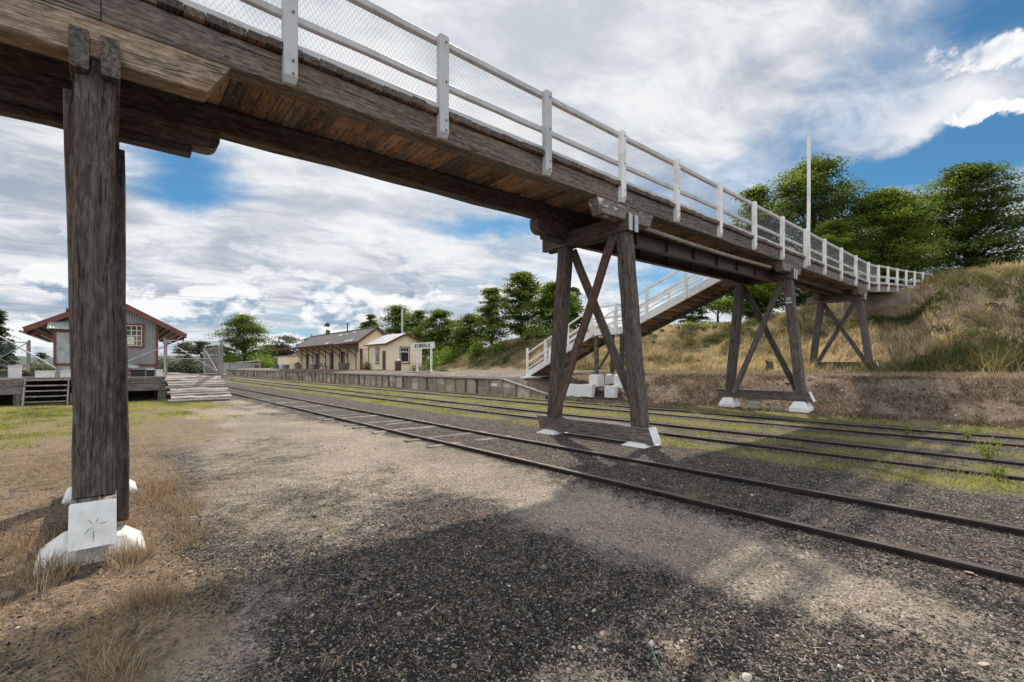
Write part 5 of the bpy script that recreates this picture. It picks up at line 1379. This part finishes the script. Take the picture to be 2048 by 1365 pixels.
weed(1935, 884, .30, 'tall pale weed near the right edge, left of the yellow flowers', seed=3)
weed(1975, 925, .38, 'sprawling weed with tiny yellow flowers near the right edge', n=300, flowers=True, seed=4)
weed(1990, 962, .22, 'broad green weed leaning over the near rail of the middle track', 'leaf_mid', seed=5)
weed(640, 772, .4, 'single green weed on the track in front of the platform steps', 'leaf_lime', seed=6)

# ================================================================== GRAVEL
def stones(name, X, Y, S, tone, seed, sub=False):
    r = np.random.default_rng(seed); n = len(X)
    base = np.array([[1, 0, 0], [0, 1, 0], [-1, 0, 0], [0, -1, 0], [0, 0, 1], [0, 0, -.6], [.62, .62, .35], [-.62, -.62, .3]])
    base = base[:6]
    fc = np.array([[0, 1, 4], [1, 2, 4], [2, 3, 4], [3, 0, 4], [1, 0, 5], [2, 1, 5], [3, 2, 5], [0, 3, 5]])
    J = base[None]*r.uniform(.55, 1.25, (n, 6, 1)) + r.normal(0, .12, (n, 6, 3))
    J *= np.stack([np.ones(n), r.uniform(.55, 1, n), r.uniform(.4, .8, n)], 1)[:, None]
    a = r.uniform(0, 6.283, n); ca, sa = np.cos(a)[:, None], np.sin(a)[:, None]
    x = J[..., 0]*ca - J[..., 1]*sa; y = J[..., 0]*sa + J[..., 1]*ca; z = J[..., 2]
    tl = r.normal(0, .35, n)[:, None]; z2 = z + x*tl
    s = S[:, None]
    V = np.stack([X[:, None]+x*s, Y[:, None]+y*s, (terr(X, Y)+S*.18)[:, None]+z2*s], 2).reshape(-1, 3)
    F = (np.arange(n)[:, None, None]*6+fc[None]).reshape(-1, 3)
    return V, F, np.repeat(tone, 6)
r = np.random.default_rng(17); n = 150000
ang = r.uniform(-.92, .95, n); rad = 1.9+13*r.uniform(0, 1, n)**1.75
X = rad*np.sin(math.radians(41.19)+ang); Y = rad*np.cos(math.radians(41.19)+ang)
ZZ = zones(X, Y); sd = ZZ[:, 0]; dr = ZZ[:, 2]; gn = ZZ[:, 1]
jn = fbm(X*3.5, Y*3.5, 99)
pk_ = r.uniform(0, 1, n) < np.clip(1.05-.95*sm(.35, .75, sd+.5*(jn-.5)) - .75*dr - .5*gn, .05, 1)
X, Y, sd = X[pk_], Y[pk_], sd[pk_]; n = len(X)
S = np.clip(r.lognormal(math.log(.0066), .42, n), .0025, .026)
u_ = r.uniform(0, 1, n); tone = np.where(u_ < .80, r.uniform(0, .52, n), r.uniform(.66, 1, n)); tone = np.where(sd > .45, .5+.45*r.uniform(0, 1, n), tone)
nb = 1700
ang = r.uniform(-.92, .95, nb); rad = 2.0+8*r.uniform(0, 1, nb)**1.3
xb = rad*np.sin(math.radians(41.19)+ang); yb = rad*np.cos(math.radians(41.19)+ang)
kb = (xb > .2) | (r.uniform(0, 1, nb) < .5); xb, yb = xb[kb], yb[kb]; nb = len(xb)
X = np.concatenate([X, xb]); Y = np.concatenate([Y, yb]); S = np.concatenate([S, np.clip(r.lognormal(math.log(.0135), .35, nb), .008, .036)]); tone = np.concatenate([tone, r.choice([.55, .7, .8, .88, .9, .92, .99], nb)])
V, F, T = stones('gravel', X, Y, S, tone, 18)
o = np_mesh('gravel', V, F, M['stone'], T); tag(o, 'loose dark coal gravel over the near yard', None, kind='stuff')
r = np.random.default_rng(29); n = 5200
X = r.uniform(17.6, 24.5, n); Y = r.uniform(-12, 19, n); kq = inview(X, Y) & (r.uniform(0, 1, n) < .25+.75*sm(.45, .6, fbm(X*1.1, Y*1.1, 87))); X, Y = X[kq], Y[kq]; n = len(X)
V, F, T = stones('rubble', X, Y, np.clip(r.lognormal(math.log(.028), .5, n), .012, .10), r.choice([.3, .6, .75, .82, .9, .97], n), 30)
o = np_mesh('rubble', V, F, M['stone'], T); tag(o, 'pale stones and clods scattered over the brown bank', None, kind='stuff')
# bigger stones one can pick out
def rock(px, py, s, tone, lab, seed, grp='loose stones on the gravel', flat=.6):
    d = FPX*1.75/(py-HOR); x, y = spot(px, d); z = tz(x, y)
    import bmesh
    bm = bmesh.new(); bmesh.ops.create_icosphere(bm, subdivisions=2, radius=1)
    rr = np.random.default_rng(seed); ax = rr.uniform(.7, 1.15, 3); ax[2] *= flat; pl = rr.normal(0, 1, (5, 3)); pl /= np.linalg.norm(pl, axis=1)[:, None]
    for v in bm.verts:
        c = np.array(v.co)
        for q in pl:
            dd = c.dot(q)
            if dd > .62: c = c-q*(dd-.62)
        v.co = Vector(c*ax*s)
    me = bpy.data.meshes.new('stone'); bm.to_mesh(me); bm.free()
    a = me.attributes.new('tone', 'FLOAT', 'POINT'); a.data.foreach_set('value', np.full(len(me.vertices), tone, np.float32))
    me.materials.append(M['stone'])
    o = bpy.data.objects.new('stone', me); COL.objects.link(o); o.location = (x, y, z+s*.3); o.rotation_euler = (rr.normal(0, .25), rr.normal(0, .25), rr.uniform(0, 6.28))
    return tag(o, lab, 'stone', grp)
OR = 'small orange brown stone lying on the dark gravel'
rock(1016, 1132, .030, .70, 'blue grey stone lying alone on the dark gravel in front of the near rail', 1)
rock(1034, 1235, .030, .55, 'dark grey wedge shaped stone with straw behind it', 2)
rock(798, 1236, .027, .915, 'square orange brown stone, largest of the orange ones', 3, flat=.7)
rock(1018, 1175, .014, .99, 'small white stone beside a straw tuft', 4)
rock(1545, 1247, .018, .80, 'pale grey pebble near the bottom of the sandy patch', 7)
rock(1490, 1225, .017, .93, 'yellowish pebble on the lit gravel', 8)
rock(1940, 1162, .040, .90, 'flat orange slab stone beside the near rail at the right', 5, flat=.25)
rock(1967, 1335, .034, .95, 'long cream stone in the bottom right corner', 6, flat=.4)
rock(1493, 1360, .035, .97, 'whitish stone cut by the bottom edge of the picture', 12)
rock(1468, 1038, .035, .90, 'orange stone right beside the near rail, next to a dark one', 9)
rock(1460, 1048, .035, .35, 'dark stone right beside the near rail, next to an orange one', 10)
rock(956, 908, .05, .91, 'orange lump lying against the outside of the near rail', 11)
for i, (px, py, s) in enumerate(((945, 1168, .016), (951, 1190, .012), (1064, 1157, .013), (925, 1146, .014), (1142, 1242, .017), (1095, 1261, .012), (1160, 1300, .020), (1138, 1280, .013), (908, 1338, .022), (1108, 1208, .011), (1160, 1332, .013), (1047, 1306, .012), (979, 1030, .017))):
    rock(px, py, s, .88+.05*random.random(), OR, 30+i)
for i, (px, py) in enumerate(((40, 1200), (65, 1198), (15, 1215), (380, 1157), (405, 1182), (330, 975))):
    rock(px, py, .03+.012*(i % 3), .72+.05*(i % 4), ['pale flat stone in the dry grass left of the trestle foot', 'rough grey stone half hidden in dry grass near the left edge', 'grey stone cut by the left edge of the picture', 'pinkish flat stone right of the golden grass', 'bluish stone on the sandy strip below the golden grass', 'white pebble beyond the trestle foot'][i], 60+i)
hp = []
d0 = FPX*1.75/(1320-HOR)
for i in range(12):
    x, y = spot(1302+i*2.2, FPX*1.75/(1300+45*math.sin(i/11*1.5)-HOR)); hp.append((x, y, tz(x, y)+.012))
o = MB().tube(hp, .0028, 5).build('cord', M['hose'], None); tag(o, 'short curl of pale teal cord lying on the gravel', 'cord')

mk = [o for o in COL.objects if o.name.startswith('trestle') and 'two white block' in o.get('label', '')][0]
for body, z, sz in (('DE', 4.20, .13), ('WNG', 4.07, .085)):
    text_obj(body, sz, 'paint_mark', M['white'], mk, (18.8-.1425-.012, 5.885, z), (math.pi/2, 0, -math.pi/2), extr=.004, off=.004)
# ================================================================== SKY, SUN, CAMERA
EL = math.radians(48)
q = (1000-1024)/FPX; hx, hy = .6585+.7525*q, .7525-.6585*q; nn = math.hypot(hx, hy); hx /= nn; hy /= nn
sd_ = Vector((hx*math.cos(EL), hy*math.cos(EL), math.sin(EL)))
L = bpy.data.lights.new('sun', 'SUN'); L.energy = SUN_E; L.angle = math.radians(1.2); L.color = (1, .91, .78)
lo = bpy.data.objects.new('sun', L); COL.objects.link(lo); lo.rotation_euler = sd_.to_track_quat('Z', 'Y').to_euler()
W = bpy.data.worlds.new('World'); SC.world = W; W.use_nodes = True
t = NT(W.node_tree); bg = t.n['Background']
sky = t.node('ShaderNodeTexSky', sky_type='NISHITA'); sky.sun_disc = False; sky.sun_elevation = EL; sky.sun_rotation = math.atan2(hx, hy)
sky.altitude = 700; sky.air_density = 1.0; sky.dust_density = .6; sky.ozone_density = 1.6
Nv = t.vmath('NORMALIZE', t.node('ShaderNodeTexCoord').outputs['Generated'])
sep = t.node('ShaderNodeSeparateXYZ'); t.put(sep.inputs[0], Nv); nz = sep.outputs[2]
def pdir(px, py):
    q = (px-1024)/FPX; v = (HOR-py)/FPX; d = Vector((.6585+.7525*q, .7525-.6585*q, v)); return d.normalized()
inv = t.math('DIVIDE', 1.0, t.math('ADD', t.math('MAXIMUM', nz, .0), .16))
P2 = t.vmath('MULTIPLY', t.vmath('SCALE', Nv, scale=inv), (1, 1, 0))
rot = t.node('ShaderNodeVectorRotate', rotation_type='Z_AXIS'); t.put(rot.inputs['Vector'], P2); rot.inputs['Angle'].default_value = math.radians(18)
Ps = t.map(rot.outputs[0], (.62, 1.0, 1))
n1 = t.noise(Ps, 1.15, 8, .58, .35)
n2 = t.noise(t.map(Ps, (1, 1, 1), (7, 3, 0)), 2.6, 8, .60, .5)
warp = t.node('ShaderNodeTexNoise'); t.put(warp.inputs['Vector'], Nv); warp.inputs['Scale'].default_value = 5; warp.inputs['Detail'].default_value = 6; warp.inputs['Roughness'].default_value = .6
Nw = t.vmath('ADD', Nv, t.vmath('SCALE', t.vmath('SUBTRACT', warp.outputs['Color'], (.5, .5, .5)), scale=.16))
def blob(px, py, rx, ry=None, soft=1.0):
    """soft patch of sky centred on a direction; ry = vertical half-size"""
    d = pdir(px, py); s = Vector((d.y, -d.x, 0)).normalized(); u = s.cross(d).normalized()
    a = t.math('DIVIDE', t.vmath('DOT_PRODUCT', Nw, tuple(s)), rx); b = t.math('DIVIDE', t.vmath('DOT_PRODUCT', Nw, tuple(u)), ry or rx)
    rr = t.math('SQRT', t.math('ADD', t.math('MULTIPLY', a, a), t.math('MULTIPLY', b, b)))
    fr = t.math('GREATER_THAN', t.vmath('DOT_PRODUCT', Nw, tuple(d)), .2)
    return t.math('MULTIPLY', fr, t.ss(rr, 1.0, 1.0-soft))
def addall(l):
    o = l[0]
    for v in l[1:]: o = t.math('ADD', o, v)
    return o
def k(v, f): return t.math('MULTIPLY', v, f)
holes = addall([k(blob(385, 350, .15, .12), .46), k(blob(1900, 335, .34, .06), .62), k(blob(1010, 445, .26, .04), .30), k(blob(1345, 560, .22, .12), .30), k(blob(2030, 20, .26, .14), .27), k(blob(200, 690, .25, .06), .18), k(blob(560, 660, .3, .05), .14), k(blob(1860, 170, .32, .20), .11), k(blob(1640, 250, .25, .06), .07)])
fill = addall([k(blob(950, 60, .5, .3), .22), k(blob(620, 460, .4, .2), .16), k(blob(1400, 230, .40, .12), .10), k(blob(150, 480, .35, .2), .12)])
n3 = t.noise(t.map(Ps, (1, 1, 1), (1, 9, 0)), 5.5, 8, .62, .8)
cov = t.ss(t.math('ADD', t.math('ADD', t.math('SUBTRACT', t.math('ADD', n1, .165), holes), fill), t.math('MULTIPLY', t.math('SUBTRACT', n3, .5), .30)), .29, .71)
# low cumulus band
nc = t.noise(t.map(Nv, (7, 7, 13)), 1, 10, .60, .15)
band = t.math('MULTIPLY', t.ss(nz, .30, .10), t.ss(nz, -.02, .05))
cum = t.math('MULTIPLY', t.ss(t.math('ADD', nc, addall([k(blob(740, 615, .22, .07), .16), k(blob(330, 610, .22, .07), .14), k(blob(1230, 600, .2, .08), .12), k(blob(60, 640, .2, .06), .08)])), .53, .585), band)
# separate heaped cloud at the upper right
npf = t.noise(t.map(Nv, (15, 15, 20), (2, 1, 0)), 1, 10, .66, .2)
puff = t.ss(t.math('ADD', addall([k(blob(1985, 130, .125, .07, 1), 1), k(blob(1890, 284, .10, .034, 1), .70), k(blob(2010, 258, .07, .025, 1), .58)]), t.math('MULTIPLY', t.math('SUBTRACT', npf, .5), 2.0)), .56, .86)
shade = t.ss(t.math('ADD', t.math('MULTIPLY', n2, .55), t.math('ADD', t.math('MULTIPLY', n1, .25), t.math('MULTIPLY', n3, .30))), .44, .64)
sunp = t.ss(t.vmath('DOT_PRODUCT', Nv, tuple(sd_)), .55, .98)
cl = t.mix(shade, (.31, .36, .43), (.66, .67, .69))
cl = t.mix(k(sunp, .28), cl, (.74, .74, .73))
# unseen clouds opposite the sun, brightened to add fill on camera-facing sides
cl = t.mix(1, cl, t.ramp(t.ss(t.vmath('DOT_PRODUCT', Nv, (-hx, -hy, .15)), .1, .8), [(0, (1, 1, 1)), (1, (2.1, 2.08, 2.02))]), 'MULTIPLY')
grey = addall([k(blob(1560, 90, .35, .12), .45), k(blob(80, 330, .22, .16), .5), k(blob(1800, 200, .2, .1), .4), k(blob(300, 620, .4, .06), .4)])
cl = t.mix(t.math('MULTIPLY', grey, t.ss(n2, .60, .40)), cl, (.23, .28, .355))
ncs = t.noise(t.map(Nv, (7, 7, 13), (.03, .03, .30)), 1, 8, .6, .15)
cumc = t.mix(t.ss(t.math('SUBTRACT', nc, ncs), -.07, .05), (.22, .31, .42), (.74, .75, .75))
skyc = t.mix(1, sky.outputs[0], SKY_TINT, 'MULTIPLY')
skyc = t.mix(t.ss(nz, .14, .0), skyc, (3.6, 4.6, 5.4))
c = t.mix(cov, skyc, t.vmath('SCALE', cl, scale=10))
c = t.mix(k(cum, .92), c, t.vmath('SCALE', cumc, scale=10))
c = t.mix(puff, c, t.vmath('SCALE', t.mix(t.ss(npf, .35, .6), (.46, .50, .56), (.74, .74, .74)), scale=10))
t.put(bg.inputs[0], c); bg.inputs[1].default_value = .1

cam = bpy.data.cameras.new('camera'); cam.lens = 16.0; cam.sensor_width = 36; cam.clip_end = 5000; cam.clip_start = .05
cam.shift_y = (HOR-682.5)/2048
co = bpy.data.objects.new('camera', cam); COL.objects.link(co); co.location = (0, 0, H_EYE)
co.rotation_euler = (math.pi/2, 0, -math.atan2(.6585, .7525)); SC.camera = co
SC.view_settings.view_transform = 'Standard'; SC.view_settings.look = 'None'; SC.view_settings.exposure = EXPO; SC.view_settings.gamma = 1
SC.cycles.max_bounces = 6; SC.cycles.diffuse_bounces = 3; SC.cycles.transparent_max_bounces = 8; SC.cycles.use_denoising = True
try: SC.cycles.denoiser = 'OPENIMAGEDENOISE'
except Exception: pass
